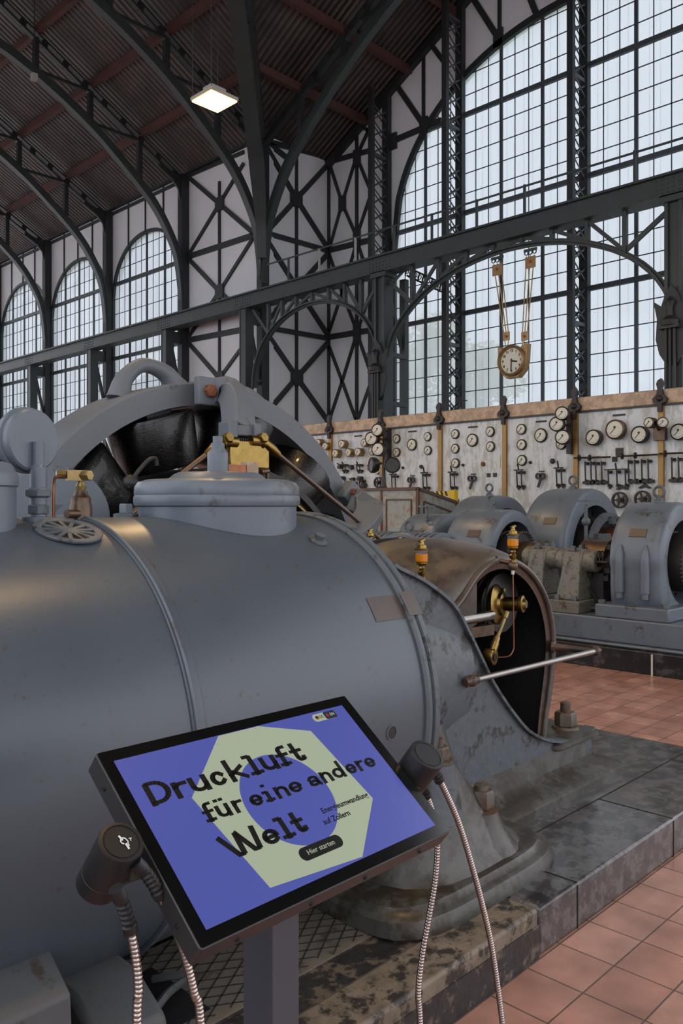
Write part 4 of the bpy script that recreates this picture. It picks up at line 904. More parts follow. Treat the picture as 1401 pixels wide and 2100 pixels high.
# front foot with hex nuts
def loft(rings, n):
    vs = [p for r in rings for p in r]; fs = [(j*n+i, j*n+(i+1) % n, (j+1)*n+(i+1) % n, (j+1)*n+i) for j in range(len(rings)-1) for i in range(n)]
    fs += [tuple(range(n-1, -1, -1)), tuple((len(rings)-1)*n+i for i in range(n))]; return MB().add(vs, fs)
def ellr(cx, cy_, rx, ry, z, n=24, p=2.6): 
    o = []
    for k in range(n):
        a = 2*PI*k/n; c, s = math.cos(a), math.sin(a); q = (abs(c)**p+abs(s)**p)**(-1/p); o.append((cx+c*q*rx, cy_+s*q*ry, z))
    return o
loft([ellr(2.55, 1.965, .52, .305, z, 40, 4) if z < .22 else ellr(2.545, 1.97, .52-d, .30-d, z, 40, 4) for z, d in ((.174, 0), (.20, 0), (.228, .004), (.236, .02), (.242, .035), (.256, .045), (.26, .06))], 40).build('foot_slab', 'oily_grey', cy)
loft([ellr(2.58, 1.98, .40, .25, .25), ellr(2.56, 1.99, .34, .22, .30), ellr(2.5, 2.01, .25, .2, .45), ellr(2.44, 2.03, .17, .18, .62), ellr(2.42, 2.05, .14, .17, .78)], 24).build('foot_web', 'oily_grey', cy)
loft([ellr(2.72, 1.87, .17, .14, .25, p=2), ellr(2.71, 1.865, .11, .10, .31, p=2), ellr(2.70, 1.86, .07, .07, .39, p=2), ellr(2.70, 1.86, .062, .062, .41, p=2)], 24).build('bolt_boss', 'oily_grey', cy)
MB().lathe([(.064, 0), (.066, .012), (.0, .012)], (2.70, 1.86, .41), (0, 0, 1), 24).hexa((2.70, 1.86, .42), (0, 0, 1), .050, .07).lathe([(.03, 0), (.027, .02), (0, .024)], (2.70, 1.86, .488), (0, 0, 1), 16).build('hex_nut', 'rusty_nut', cy)
loft([ellr(2.43, 1.90, .13, .12, .45, p=2), ellr(2.43, 1.87, .075, .07, .58, p=2), ellr(2.43, 1.865, .06, .06, .655, p=2)], 24).build('bolt_boss', 'worn_grey', cy)
MB().lathe([(.056, 0), (.056, .012), (.0, .012)], (2.43, 1.865, .655), (0, 0, 1), 24).hexa((2.43, 1.865, .666), (0, 0, 1), .042, .05).lathe([(.02, 0), (.018, .03), (0, .034)], (2.43, 1.865, .715), (0, 0, 1), 16).build('hex_nut', 'rusty_nut', cy)
t = thing('wedge_block', 'small rusty steel wedge lying against the foot on the platform', 'wedge', (3.0, 1.98, .176))
MB().prism([(0, 0), (.16, 0), (.16, .05), (0, .03)], (-.03, .03), lambda a, b, q: (2.97+a*.8, 1.99+q+a*.15, .262-.086+b)).build('wedge', 'rust', t)
# valve cap on top
cc = V((1.94, 2.55, 0))
vc = thing('valve_cover', 'broad round grey valve cover with rounded rim on top of the cylinder', 'cover', (1.94, 2.55, 1.45))
MB().lathe([(.302, 1.25), (.302, 1.598), (.312, 1.602), (.316, 1.612), (.316, 1.632), (.312, 1.64), (.314, 1.646), (.312, 1.672), (.300, 1.69), (.27, 1.699), (.19, 1.702), (.165, 1.722), (.15, 1.728), (0, 1.728)], cc, (0, 0, 1), 96).build('cover', 'machine_grey', vc)
ncl = MB().lathe([(.040, 1.725), (.040, 1.80), (.037, 1.808), (.026, 1.822), (.026, 1.842), (.019, 1.844), (.019, 1.868), (0, 1.87)], cc+V((-.0, 0, 0)), (0, 0, 1), 28); ncl.build('spigot', 'machine_grey', vc)
c = at(-35, 1030, Y=2.42); c2 = V((.88, 2.45, 0))
vc2 = thing('valve_dome', 'grey domed valve cover cut by the left picture edge', 'cover', (c2.x, c2.y, 1.4))
px_edge = at(24, 1030, Y=2.45).x; r_ = .13; cx_ = px_edge-r_*.98
MB().lathe([(r_, 1.35), (r_, 1.655), (r_+.006, 1.66), (r_+.006, 1.69), (r_, 1.70), (r_*.9, 1.725), (r_*.4, 1.74), (0, 1.742)], (cx_, 2.45, 0), (0, 0, 1), 48).build('dome', 'machine_grey', vc2)
# pressure gauge seen from behind
g = thing('pressure_gauge', 'round grey pressure gauge on a stem, seen from behind, left on the cylinder', 'gauge', (1.19, 2.5, 1.55))
zg = at(65, 903, Y=2.5)
MB().lathe([(.092, 0), (.098, .006), (.098, .03), (.105, .032), (.105, .044), (.098, .046), (.098, .062), (.09, .066), (0, .066)], (zg.x, 2.48, zg.z), (-.25, 1, 0), 48).build('case', 'machine_grey', g)
sx = at(76, 1000, Y=2.48).x
MB().lathe([(.055, 1.55), (.055, 1.565), (.026, 1.568), (.026, 1.625), (.034, 1.63), (.034, 1.655), (.026, 1.657), (.026, 1.72), (.018, 1.73), (.018, 1.80), (0, 1.80)], (sx, 2.47, 0), (0, 0, 1), 20).build('stem', 'machine_grey', g)
MB().hexa((sx, 2.47, 1.575), (0, 0, 1), .034, .03).hexa((sx, 2.47, 1.63), (0, 0, 1), .042, .022).build('union_nut', 'worn_grey', g)
# bronze valve with brass head
bx_ = at(166, 1020, Y=2.5).x
b = thing('bronze_valve', 'small bronze valve with brass cross head and thin copper pipe behind the vent grate', 'valve', (bx_, 2.5, 1.55))
MB().lathe([(.036, 1.54), (.036, 1.60), (.032, 1.61), (.032, 1.628), (.024, 1.636), (.02, 1.65), (0, 1.65)], (bx_, 2.5, 0), (0, 0, 1), 22).lathe([(.014, 0), (.014, .05), (0, .05)], (bx_-.02, 2.48, 1.575), (-1, -.3, 0), 12).build('body', 'bronze', b)
MB().lathe([(.014, 1.65), (.018, 1.665), (.012, 1.675), (.012, 1.69)], (bx_, 2.5, 0), (0, 0, 1), 14).bar((bx_-.045, 2.51, 1.70), (bx_+.015, 2.49, 1.70), .03, .034).hexa((bx_+.0, 2.49, 1.70), (.3, -1, 0), .018, .035).hexa((bx_-.045, 2.515, 1.703), (-1, .3, 0), .016, .03).build('head', 'old_brass', b)
MB().tube(smoothline([(bx_-.06, 2.51, 1.698), (bx_-.085, 2.51, 1.69), (bx_-.095, 2.5, 1.65), (bx_-.095, 2.5, 1.54)], 5), .005, 8).build('pipe', 'copper', b)
# nut + flange behind
q = at(258, 1045, Y=2.62); t = thing('pipe_plug', 'small hexagonal grey plug on a flange left of the round valve cover', 'plug', (q.x, 2.62, 1.55))
MB().lathe([(.044, 1.54), (.044, 1.572), (.03, 1.575), (0, 1.575)], (q.x, 2.62, 0), (0, 0, 1), 24).build('flange', 'worn_grey', t)
MB().hexa((q.x, 2.62, 1.574), (0, 0, 1), .026, .035).build('hex_head', 'machine_grey', t)
# ------------------------------------------------------------------ engine bed and crosshead frame
fb = thing('engine_bed', 'worn grey cast engine frame with flared side and peeling paint, right of the cylinder', 'engine frame', (3.2, CYC, .174))
MB().lathe([(.64, 2.39), (.665, 2.40), (.665, 2.43), (.62, 2.435), (.575, 2.46), (.53, 2.55), (.49, 2.7), (.46, 2.9), (.45, 3.0)], O, AX, 96).build('bell_housing', 'worn_grey', fb)
FP = smoothline([(2.44, 1.40, 0), (2.49, 1.36, 0), (2.67, 1.29, 0), (2.86, 1.18, 0), (2.98, 1.04, 0), (3.07, .92, 0), (3.17, .79, 0), (3.33, .63, 0), (3.5, .5, 0), (3.73, .415, 0), (3.98, .385, 0), (4.12, .41, 0)], 5)
for y0, y1 in ((2.13, 2.17), (2.93, 2.97)):
    mb = MB().prism([(p.x, p.y) for p in FP]+[(4.12, .25), (2.44, .25)], (y0, y1), lambda a, b, t: (a, t, b)); mb.build('side_cheek', 'worn_grey', fb)
    mb = MB()
    for a, b_ in zip(FP[4:], FP[5:]): mb.bar((a.x, (y0+y1)/2-.012, a.y), (b_.x, (y0+y1)/2-.012, b_.y), .062, .014, (0, 0, 1))
    mb.build('cheek_rim', 'worn_grey', fb)
n = 28
def bedr(x0, x1, y0, y1, z, r=.1):
    o = []
    for cx_, cy_, a_ in ((x1-r, y1-r, 0), (x0+r, y1-r, 1), (x0+r, y0+r, 2), (x1-r, y0+r, 3)):
        for k in range(7): a = (a_+k/6)*PI/2; o.append((cx_+r*math.cos(a), cy_+r*math.sin(a), z))
    return o
loft([bedr(2.75, 4.27, 1.98, 3.12, .174), bedr(2.75, 4.27, 1.98, 3.12, .215), bedr(2.77, 4.24, 2.01, 3.09, .235), bedr(2.8, 4.18, 2.08, 3.02, .25), bedr(2.8, 4.14, 2.12, 2.98, .275), bedr(2.8, 4.13, 2.13, 2.97, .37)], n).build('bed_foot', 'oily_grey', fb)
loft([bedr(3.72, 4.14, 2.11, 2.99, .36, .06), bedr(3.70, 4.17, 2.09, 3.01, .375, .06), bedr(3.70, 4.17, 2.09, 3.01, .395, .06), bedr(3.72, 4.14, 2.11, 2.99, .402, .06)], n).build('bed_shelf', 'oily_grey', fb)
bp_ = at(1160, 1492, Z=.402)
MB().lathe([(.075, 0), (.07, .012), (0, .012)], bp_, (0, 0, 1), 28).hexa(bp_+V((0, 0, .012)), (0, 0, 1), .058, .075).lathe([(.028, 0), (.028, .05), (.02, .055), (0, .055)], bp_+V((0, 0, .085)), (0, 0, 1), 16).build('anchor_nut', 'rusty_nut', fb)
# crank hood
hd = thing('crank_hood', 'dark brown bulging crank guard with open rounded side, right behind the frame', 'hood', (3.45, 2.6, .4))
lip = smoothline([(2.90, 1.11, 0), (2.97, 1.14, 0), (3.05, 1.195, 0), (3.16, 1.285, 0), (3.29, 1.335, 0), (3.45, 1.335, 0), (3.63, 1.26, 0), (3.77, 1.12, 0), (3.84, .93, 0), (3.82, .72, 0), (3.765, .52, 0), (3.74, .40, 0)], 5)
mid = smoothline([(2.72, 1.26, 0), (2.84, 1.33, 0), (2.98, 1.385, 0), (3.15, 1.425, 0), (3.32, 1.44, 0), (3.48, 1.42, 0), (3.66, 1.34, 0), (3.79, 1.18, 0), (3.87, .96, 0), (3.84, .74, 0), (3.79, .52, 0), (3.76, .40, 0)], 5)
ys = [2.20, 2.205, 2.225, 2.26, 2.31, 2.38, 2.46, 2.55, 2.7, 2.85, 2.95]; ks = [.0, .12, .3, .48, .64, .8, .92, 1, 1, .8, .3]
def hood_grid(sh, y_off=0): return [[(l.x+(m.x-l.x)*k, y+y_off, l.y+(m.y-l.y)*k-sh) for l, m in zip(lip, mid)] for y, k in zip(ys, ks)]
def gridmesh(G_): 
    n = len(G_[0]); return MB().add([p for r in G_ for p in r], [(j*n+i, j*n+i+1, (j+1)*n+i+1, (j+1)*n+i) for j in range(len(G_)-1) for i in range(n-1)])
o = gridmesh(hood_grid(0)).build('shell', 'hood_brown', hd, ang=60); md = o.modifiers.new('solid', 'SOLIDIFY'); md.thickness = .012
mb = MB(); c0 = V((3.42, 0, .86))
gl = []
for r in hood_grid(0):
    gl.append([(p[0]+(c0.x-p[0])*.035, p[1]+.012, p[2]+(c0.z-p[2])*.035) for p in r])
gridmesh(gl).build('hood_shade', 'black_hollow', hd, ang=60)  # added black inner shell, its colour stands for the shade inside the hood
mb.tube([(p.x, 2.198, p.y) for p in lip], .014, 10); mb.build('lip_bead', 'hood_brown', hd)
vs = []
for p in lip:
    d = (V((c0.x, c0.z, 0))-p).normalized(); vs += [(p.x, 2.205, p.y), (p.x+d.x*.045, 2.215, p.y+d.y*.045)]
MB().add(vs, [(2*i, 2*i+1, 2*i+3, 2*i+2) for i in range(len(lip)-1)]).build('lip_flange', 'lip_brown', hd)
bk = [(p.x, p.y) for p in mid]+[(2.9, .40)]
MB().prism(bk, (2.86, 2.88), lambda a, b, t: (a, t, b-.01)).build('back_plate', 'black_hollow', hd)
MB().prism([(2.72, 1.2), (2.90, 1.10), (3.08, 1.19), (3.2, 1.27), (3.2, 1.05), (3.05, 1.0), (2.8, 1.0)], (2.23, 2.25), lambda a, b, t: (a, t, b)).build('guide_plate', 'lip_brown', hd)
# crank disc, crosshead, brass parts
ck_ = thing('crank_drive', 'steel and brass crank drive with connecting link inside the brown hood', 'crank', (3.3, 2.5, .9))
kc = at(1068, 1330, Y=2.6)
mb = MB().lathe([(.28, 0), (.28, .08), (.12, .085), (.11, .10), (.04, .105), (0, .105)], (kc.x, 2.75, kc.z), (0, -1, 0), 48); mb.ringlathe([(.155, .08), (.17, .08), (.17, .095), (.155, .095)], (kc.x, 2.75, kc.z), (0, -1, 0), 40); mb.build('crank_disc', 'black_hollow', ck_)
e0 = at(1002, 1235, Y=2.42); 
MB().lathe([(.12, 0), (.15, .02), (.15, .05), (.135, .055), (.135, .08), (.15, .085), (.15, .11), (.09, .115)], e0+V((-.04, 0, .01)), (0, -1, 0), 40).build('steel_eccentric', 'dark_iron', ck_)
e1 = at(1012, 1238, Y=2.33)
MB().ringlathe([(.08, 0), (.118, 0), (.122, .012), (.118, .03), (.08, .03)], e1+V((0, .02, 0)), (0, -1, 0), 40).build('steel_ring', 'steel_rod', ck_)
mb = MB().lathe([(.10, 0), (.102, .02), (.085, .03), (.06, .035), (.055, .05), (.035, .055), (.035, .13), (.042, .135), (.042, .15), (.028, .152), (.02, .165), (0, .165)], e1+V((0, -.005, 0)), (.25, -1, .05), 36)
mb.build('brass_hub', 'brass', ck_)
for k in range(6): a = k*PI/3; MB().hexa(e1+V((math.cos(a)*.078, -.03, math.sin(a)*.078)), (0, -1, 0), .011, .012).build('hub_nut', 'brass', ck_)
r0 = at(920, 1276, Y=2.24); r1 = at(1008, 1262, Y=2.24)
MB().tube([r0+V((-.15, 0, 0)), r0, r1], .025, 20).build('guide_rod', 'steel_rod', ck_)
l0 = at(1040, 1255, Y=2.18); l1 = at(1016, 1318, Y=2.18); l2 = at(1006, 1347, Y=2.18)
MB().tube([l0, l0.lerp(l1, .2), l0.lerp(l1, .22), l0.lerp(l1, .8), l0.lerp(l1, .82), l1], [.013, .013, .009, .010, .014, .016], 14).build('link_rod', 'old_brass', ck_)
MB().lathe([(.018, -.001), (.036, 0), (.038, .01), (.038, .045), (.036, .05), (.018, .051)], l2+V((0, .03, 0)), (.15, -1, 0), 30).tube([l1, l2], .02, 14).build('link_eye', 'brass', ck_)
MB().lathe([(.017, 0), (.017, .003)], l2+V((.003, -.0225, 0)), (.15, -1, 0), 20).build('eye_hole', 'black_hollow', ck_)
MB().bar(at(940, 1300, Y=2.26), at(1005, 1290, Y=2.26), .05, .05).lathe([(.03, 0), (.03, .07), (0, .07)], at(935, 1298, Y=2.28), (.3, -1, 0), 16).build('guide_block', 'bronze', ck_)
# oil cups
def oilcup(c, k, lab, base='old_brass', stem=.0):
    c = V(c); t = thing('oil_cup', lab, 'oil cup', c, 'brass drip oilers')
    if stem: MB().lathe([(.016, -stem), (.016, 0)], c, (0, 0, 1), 14).build('pipe_base', 'worn_grey', t)
    MB().lathe([(.016*k, 0), (.016*k, .02*k), (.011*k, .024*k), (.016*k, .032*k), (.018*k, .042*k), (.010*k, .05*k), (.014*k, .058*k), (.010*k, .066*k), (.022*k, .074*k), (.025*k, .078*k), (.025*k, .082*k)], c, (0, 0, 1), 20).build('stem', 'brass', t)
    MB().lathe([(.022*k, .083*k), (.0262*k, .088*k), (.0262*k, .118*k), (0, .118*k)], c, (0, 0, 1), 24).build('oil', 'amber_oil', t)
    MB().lathe([(.0258*k, .1185*k), (.0258*k, .136*k)], c, (0, 0, 1), 24).build('glass', 'clear_glass', t)
    MB().lathe([(.030*k, .136*k), (.031*k, .141*k), (.021*k, .143*k), (.020*k, .156*k), (.012*k, .158*k), (.008*k, .172*k), (.008*k, .178*k), (0, .178*k)], c, (0, 0, 1), 24).bar(c+V((-.016*k, 0, .172*k)), c+V((.018*k, 0, .180*k)), .012*k, .008*k).build('cap', 'brass', t)
    return t
a = at(865, 1193, Y=2.2); oilcup(a, 1.0, 'brass oil cup with amber oil on the engine frame, second from the right', stem=.1)
a = at(818, 1172, Y=2.95); oilcup(a, 1.05, 'brass oil cup behind the cylinder edge, half hidden by the frame top', stem=.25)
a = at(760, 1150, Y=3.3); oilcup(a, 1.05, 'leftmost brass oil cup, mostly hidden behind the cylinder end ring', stem=1.2)
arm = at(1052, 1155, Y=2.12); t = oilcup(arm+V((0, 0, -.005)), 1.0, 'brass oil cup held on a bronze side arm above the hood opening, rightmost')
h0 = at(1012, 1148, Y=2.23)
MB().tube([h0, h0.lerp(arm, .25), h0.lerp(arm, .3), h0.lerp(arm, .6), arm], [.02, .02, .013, .011, .014], 12).sphere(arm+V((0, 0, -.012)), .024, 14).build('arm', 'bronze', t)
MB().prism([(-.03, -.01), (.0, .05), (.02, .045), (.02, -.01)], (-.006, .006), lambda a, b, q: (h0.x-.02+a, h0.y+q, h0.z+b)).build('arm_bracket', 'lip_brown', t)
dr = [arm+V((0, 0, -.035)), at(1053, 1250, Y=2.12), at(1054, 1330, Y=2.12), at(1045, 1345, Y=2.13), at(1022, 1348, Y=2.16)]
MB().tube(smoothline([dr[0], dr[1], dr[2]], 4)+smoothline([dr[2], dr[3], dr[4]], 5)[1:], .0035, 8).build('drip_pipe', 'copper', t)
MB().lathe([(.008, -.022), (.008, 0)], arm+V((0, 0, -.03)), (0, 0, 1), 12).build('union', 'dial_cream', t)
# guard rail
gr = thing('guard_rail', 'polished steel guard rail with brown ball sockets across the crank opening', 'rail', (3.5, 2.0, .8))
A_ = at(968, 1396, Y=2.06); B_ = at(1222, 1335, Y=1.98); C_ = at(1133, 1326, Y=2.19); D_ = at(950, 1398, Y=2.12)
MB().tube([A_, B_], .0135, 16).build('bar', 'steel_rod', gr)
MB().sphere(A_, .026, 16).tube([A_-(B_-A_).normalized()*.045, A_, A_+(B_-A_).normalized()*.035], [.016, .022, .018], 14).tube([A_, D_+V((-.02, .03, 0))], [.018, .016], 12).lathe([(.045, 0), (.04, .012), (.02, .02), (.018, .05), (0, .05)], V((D_.x-.01, 2.13, D_.z)), (0, -1, 0), 24).build('socket', 'lip_brown', gr)
MB().sphere(B_, .024, 16).tube([B_, B_+(B_-A_).normalized()*.04], [.016, .01], 10).tube([C_, C_.lerp(B_, .12), C_.lerp(B_, .16), B_], [.026, .022, .019, .014], 14).lathe([(.032, 0), (.03, .012), (.018, .02), (0, .02)], C_+V((0, .0, 0)), (B_-C_), 20).build('bracket', 'lip_brown', gr)
# ------------------------------------------------------------------ generator ring
RX, RZ_, RR, RI, RY = 3.48, .864, 1.588, 1.43, 4.6
gen = thing('generator', 'large grey generator yoke ring with black field coils inside, rising behind the cylinder', 'generator', (RX, RY, 0))
GO = V((RX, 0, RZ_)); GA_ = V((0, 1, 0))
prof = [(RI, RY), (RI+.01, RY-.0), (RR-.015, RY), (RR, RY+.015), (RR, RY+.44), (RR-.015, RY+.455), (RI, RY+.455)]
MB().ringlathe(prof, GO, GA_, 160).build('yoke_ring', 'ring_grey', gen)
MB().bx(RX-.85, RX+1.4, RY, RY+.45, .174, .34).build('yoke_foot', 'ring_grey', gen)
for k in range(12):
    a = math.radians(17+30*k)
    if math.sin(a) < -.35: continue
    d = V((math.cos(a), 0, math.sin(a))); yc = RY+.215; n0 = len('x')
    m_ = MB().lathe([(.18, 1.035), (.255, 1.045), (.262, 1.06), (.298, 1.37), (.29, 1.39), (.19, 1.40)], (0, 0, 0), d, 40)
    m_.v = [(p[0]+RX, p[1]*1.12+yc, p[2]+RZ_) for p in m_.v]; m_.build('field_coil', 'black_lacquer', gen)
    MB().bar(GO+V((0, yc, 0))+d*1.05, GO+V((0, yc, 0))+d*1.45, .2, .3, (0, 1, 0)).build('pole_core', 'dark_iron', gen)
MB().lathe([(.3, 4.55), (.96, 4.56), (1.0, 4.58), (1.0, 5.05), (.3, 5.06)], GO, GA_, 96).build('armature', 'black_hollow', gen)
MB().lathe([(.2, 4.22), (.80, 4.22), (.80, 4.5), (.93, 4.52), (.93, 4.56), (.2, 4.56)], GO, GA_, 96).build('commutator', 'dark_iron', gen)
MB().ringlathe([(.955, 4.30), (1.0, 4.30), (1.01, 4.33), (1.0, 4.36), (.955, 4.36)], GO, GA_, 120).build('brush_ring', 'dark_iron', gen)
MB().ringlathe([(.87, 4.26), (.885, 4.26), (.885, 4.28), (.87, 4.28)], GO, GA_, 120).build('inner_ring', 'old_brass', gen)
for px, py in ((300, 790), (500, 800)):
    a0_ = at(px-(58 if px == 300 else 40), py+20, Y=4.82); a1_ = at(px+(60 if px == 300 else 55), py+5, Y=4.82)
    def on_ring(p): d = V((p.x-RX, 0, p.z-RZ_)).normalized(); return V((RX, 4.82, RZ_))+d*(RR-.02), d
    q0, d0 = on_ring(a0_); q1, d1 = on_ring(a1_); dm = (d0+d1).normalized(); hgt = .13 if px == 300 else .06
    pts_ = smoothline([q0, q0.lerp(q1, .15)+dm*hgt*.9, q0.lerp(q1, .5)+dm*(hgt*1.45), q0.lerp(q1, .85)+dm*hgt*.9, q1], 7); L_ = len(pts_)
    MB().tube(pts_, [.05+.04*abs(2*i/(L_-1)-1)**2 for i in range(L_)], 16).build('lifting_lug', 'ring_grey', gen)
# lead loop on coil
MB().tube(smoothline([at(265, 1000, Y=4.3), at(270, 985, Y=4.3), at(300, 948, Y=4.3), at(318, 940, Y=4.3), at(322, 955, Y=4.3)], 5), .014, 8).sphere(at(268, 990, Y=4.32), .05, 12).build('coil_lead', 'dark_iron', gen)
# bracket arm with brass brush block
ba = thing('brush_bracket', 'grey curved cast arm bolted to the ring, holding a brass block above the valve cover', 'bracket', at(500, 860, Y=4.3))
mb = MB(); pp = smoothline([at(412, 803, Y=4.52), at(440, 803, Y=4.5), at(468, 806, Y=4.42), at(482, 822, Y=4.33), at(488, 850, Y=4.24), at(490, 885, Y=4.18)], 5)
ww = [.20, .2, .19, .19, .2, .21]
mb.sweep(pp, .15, .17, (0, 1, 0))
mb.build('arm', 'ring_grey', ba, bev=.02)
q = at(424, 803, Y=4.47); MB().box(q, (.17, .06, .19)).build('lug_plate', 'ring_grey', ba, bev=.01); MB().hexa(q+V((0, -.03, 0)), (0, -1, 0), .045, .035).build('bolt', 'rust', ba)
q = at(491, 893, Y=4.12); MB().box(q+V((-.09, 0, 0)), (.07, .12, .16)).box(q+V((.11, 0, 0)), (.06, .12, .16)).box(q+V((.01, .02, .03)), (.22, .1, .07)).build('fork', 'ring_grey', ba, bev=.01)
q = at(497, 933, Y=4.12); MB().box(q, (.32, .16, .17)).build('brush_block', 'brass', ba, bev=.006)
mb = MB(); q2 = at(491, 908, Y=4.1)
for k in range(9): mb.box(q2+V((-.06+k*.016, -.04, 0)), (.006, .03, .05))
mb.build('spring', 'dark_iron', ba)
for px, py, e in ((458, 905, (200, 1108)), (538, 905, (792, 1116))):
    q = at(px, py, Y=4.05); e_ = at(e[0], e[1], Y=4.05); d = (e_-q).normalized()
    MB().tube([q+V((.1 if px < 500 else -.1, 0, .0)), q], .035, 14).tube([q-d*.03, q+d*.02, q+d*.03, q+d*.09, q+d*.16], [.03, .045, .03, .035, .022], 14).hexa(q-d*.02, (0, -1, .3), .035, .05).build('brass_joint', 'brass', ba)
    MB().tube([q+d*.12, e_], .0165, 12).build('tie_rod', 'brown_rod', ba)
# second bracket at the right side of the ring
rb = thing('end_bracket', 'grey U shaped bracket bolted low on the right side of the ring', 'bracket', at(740, 1050, Y=4.3))
q = at(716, 1012, Y=4.5); MB().box(q, (.13, .1, .17), Matrix.Rotation(math.radians(40), 3, 'Y')).build('lug_plate', 'ring_grey', rb, bev=.01)
MB().hexa(q+V((0, -.05, 0)), (0, -1, 0), .042, .035).build('bolt', 'rust', rb)
pp = smoothline([at(722, 1030, Y=4.45), at(752, 1034, Y=4.3), at(757, 1055, Y=4.15), at(735, 1085, Y=4.05), at(715, 1098, Y=4.05)], 5); mb = MB()
mb.sweep(pp, .2, .09, (0, 1, .3))
mb.build('arm', 'ring_grey', rb, bev=.02)
# small timber and copper pieces under the brass block
t = thing('brush_holder', 'pale wooden blocks and copper clamps just above the valve cover', 'brush holder', at(500, 965, Y=3.9))
q = at(486, 965, Y=3.9); MB().box(at(486, 962, Y=3.9), (.16, .05, .05)).build('clamp', 'copper', t); MB().box(at(512, 968, Y=3.9), (.09, .06, .12)).build('wood_block', 'beige_marble', t)
MB().tube([at(535, 968, Y=3.9), at(550, 966, Y=3.9)], .018, 10).tube([at(549, 968, Y=3.9), at(549, 990, Y=3.9)], .012, 8).build('terminal', 'bronze', t)
MB().bx(q.x-.1, q.x+.45, 3.88, 3.92, 1.2, 1.68).bx(q.x-.1, q.x, 3.9, 4.25, 1.3, 1.4).build('holder_plate', 'dark_iron', t)
# neighbouring housing at the far left
nh = thing('yoke_shoulder', 'grey curved machine casing left behind the pressure gauge', 'casing', (2.2, 5.2, 0)); 
MB().ringlathe([(1.12, 5.55), (1.30, 5.55), (1.30, 5.95), (1.12, 5.95)], V((2.3, 0, .85)), GA_, 120).build('ring', 'ring_grey', nh)
MB().bx(1.4, 3.2, 5.5, 6.0, -.46+.56, .3).build('foot', 'ring_grey', nh)
gp = thing('angled_cover', 'pale grey sloped sheet cover between gauge stem and ring', 'cover', (1.75, 3.4, .1))
q0 = at(30, 1075, Y=3.4); q1 = at(105, 965, Y=3.4)
MB().prism([(q0.x, q0.z-.4), (q0.x, q0.z), (q1.x, q1.z), (q1.x+.07, q1.z), (q0.x+.25, q0.z-.1), (q0.x+.25, q0.z-.4)], (3.35, 3.6), lambda a, b, t: (a, t, b)).bx(q0.x, q0.x+.25, 3.35, 3.6, .1, q0.z-.35).build('cover', 'ring_grey', gp)
q = at(115, 1035, Y=3.1); MB().lathe([(.0, 0), (.2, 0), (.2, .05), (0, .06)], q+V((0, 0, -.05)), (-.3, -1, .3), 36).bx(q.x-.03, q.x+.03, 3.05, 3.2, .1, q.z).build('round_cover', 'machine_grey', gp)
# ------------------------------------------------------------------ kiosk
P0 = V((.6784, 1.1606, 1.1976)); UX = V((.99968, .0229, -.0105)).normalized(); VX = V((.0618, -.7914, -.6081)); VX = (VX-UX*VX.dot(UX)).normalized(); NX = VX.cross(UX).normalized()
if NX.z < 0: NX = -NX
SW, SH = .527, .2985
def K(u, v, d=0): return P0+UX*(u*SW)+VX*(v*SH)+NX*d
ks_ = thing('info_kiosk', 'dark information kiosk with tilted touch screen reading Druckluft on a square post', 'kiosk', (.94, 1.08, 0))
def kprism(poly, d0, d1, name, m, bev=0, par=None): return MB().prism(poly, (d0, d1), lambda a, b, t: K(a, b, t)).build(name, m, par or ks_, smooth=bool(bev), bev=bev)
def rrect(u0, u1, v0, v1, r, n=5):
    ru, rv = r/SW, r/SH; o = []
    for cu, cv, a_ in ((u1-ru, v1-rv, 0), (u0+ru, v1-rv, 1), (u0+ru, v0+rv, 2), (u1-ru, v0+rv, 3)):
        for k in range(n+1): a = (a_+k/n)*PI/2; o.append((cu+ru*math.cos(a), cv+rv*math.sin(a)))
    return o
kprism(rrect(-.041, 1.053, -.078, 1.073, .006), -.038, .0005, 'housing', 'kiosk_metal', .002)
kprism(rrect(-.037, 1.049, -.070, 1.065, .004), .0005, .0022, 'bezel', 'bezel_glass')
kprism([(0, 0), (1, 0), (1, 1), (0, 1)], .0022, .0026, 'screen', 'screen_blue')
kprism([(.393, .004), (.569, .004), (.64, .02), (.771, .132), (.822, .697), (.619, .991), (.247, .942), (.174, .337)][0:2]+[(.771, .132), (.822, .697), (.619, .991), (.247, .942), (.174, .337)], .0026, .0029, 'polygon', 'screen_sage')
kprism([((.264+.092*math.cos(a))/SW, (.1545+.092*math.sin(a))/SH) for a in [2*PI*k/64 for k in range(64)]], .0029, .0032, 'circle', 'screen_blue')
def strokes(mb, L_, t, d0=.0032, d1=.0036):
    for pl in L_:
        q = [V((a, b, 0)) for a, b in pl]
        for i, (a, b) in enumerate(zip(q, q[1:])):
            e = (b-a); tt = t
            if e.length < 1e-7: continue
            e = e.normalized(); tt = t*(1-.36*abs(e.x)**2); n_ = V((-e.y, e.x, 0))*tt/2; x0 = a-e*(t*.5 if i == 0 else t*.12); x1 = b+e*(t*.5 if i == len(q)-2 else t*.12)
            vs = [x0+n_, x0-n_, x1-n_, x1+n_]
            f3 = lambda p, d: P0+UX*p.x+VX*p.y+NX*d
            mb.add([f3(p, d0) for p in vs]+[f3(p, d1) for p in vs], [(0, 1, 2, 3), (7, 6, 5, 4)]+[(i_, (i_+1) % 4, 4+(i_+1) % 4, 4+i_) for i_ in range(4)])
def arc(cx_, cy_, rx, ry, a0_, a1_, n=10): return [(cx_+rx*math.cos(math.radians(a0_+(a1_-a0_)*k/n)), cy_+ry*math.sin(math.radians(a0_+(a1_-a0_)*k/n))) for k in range(n+1)]
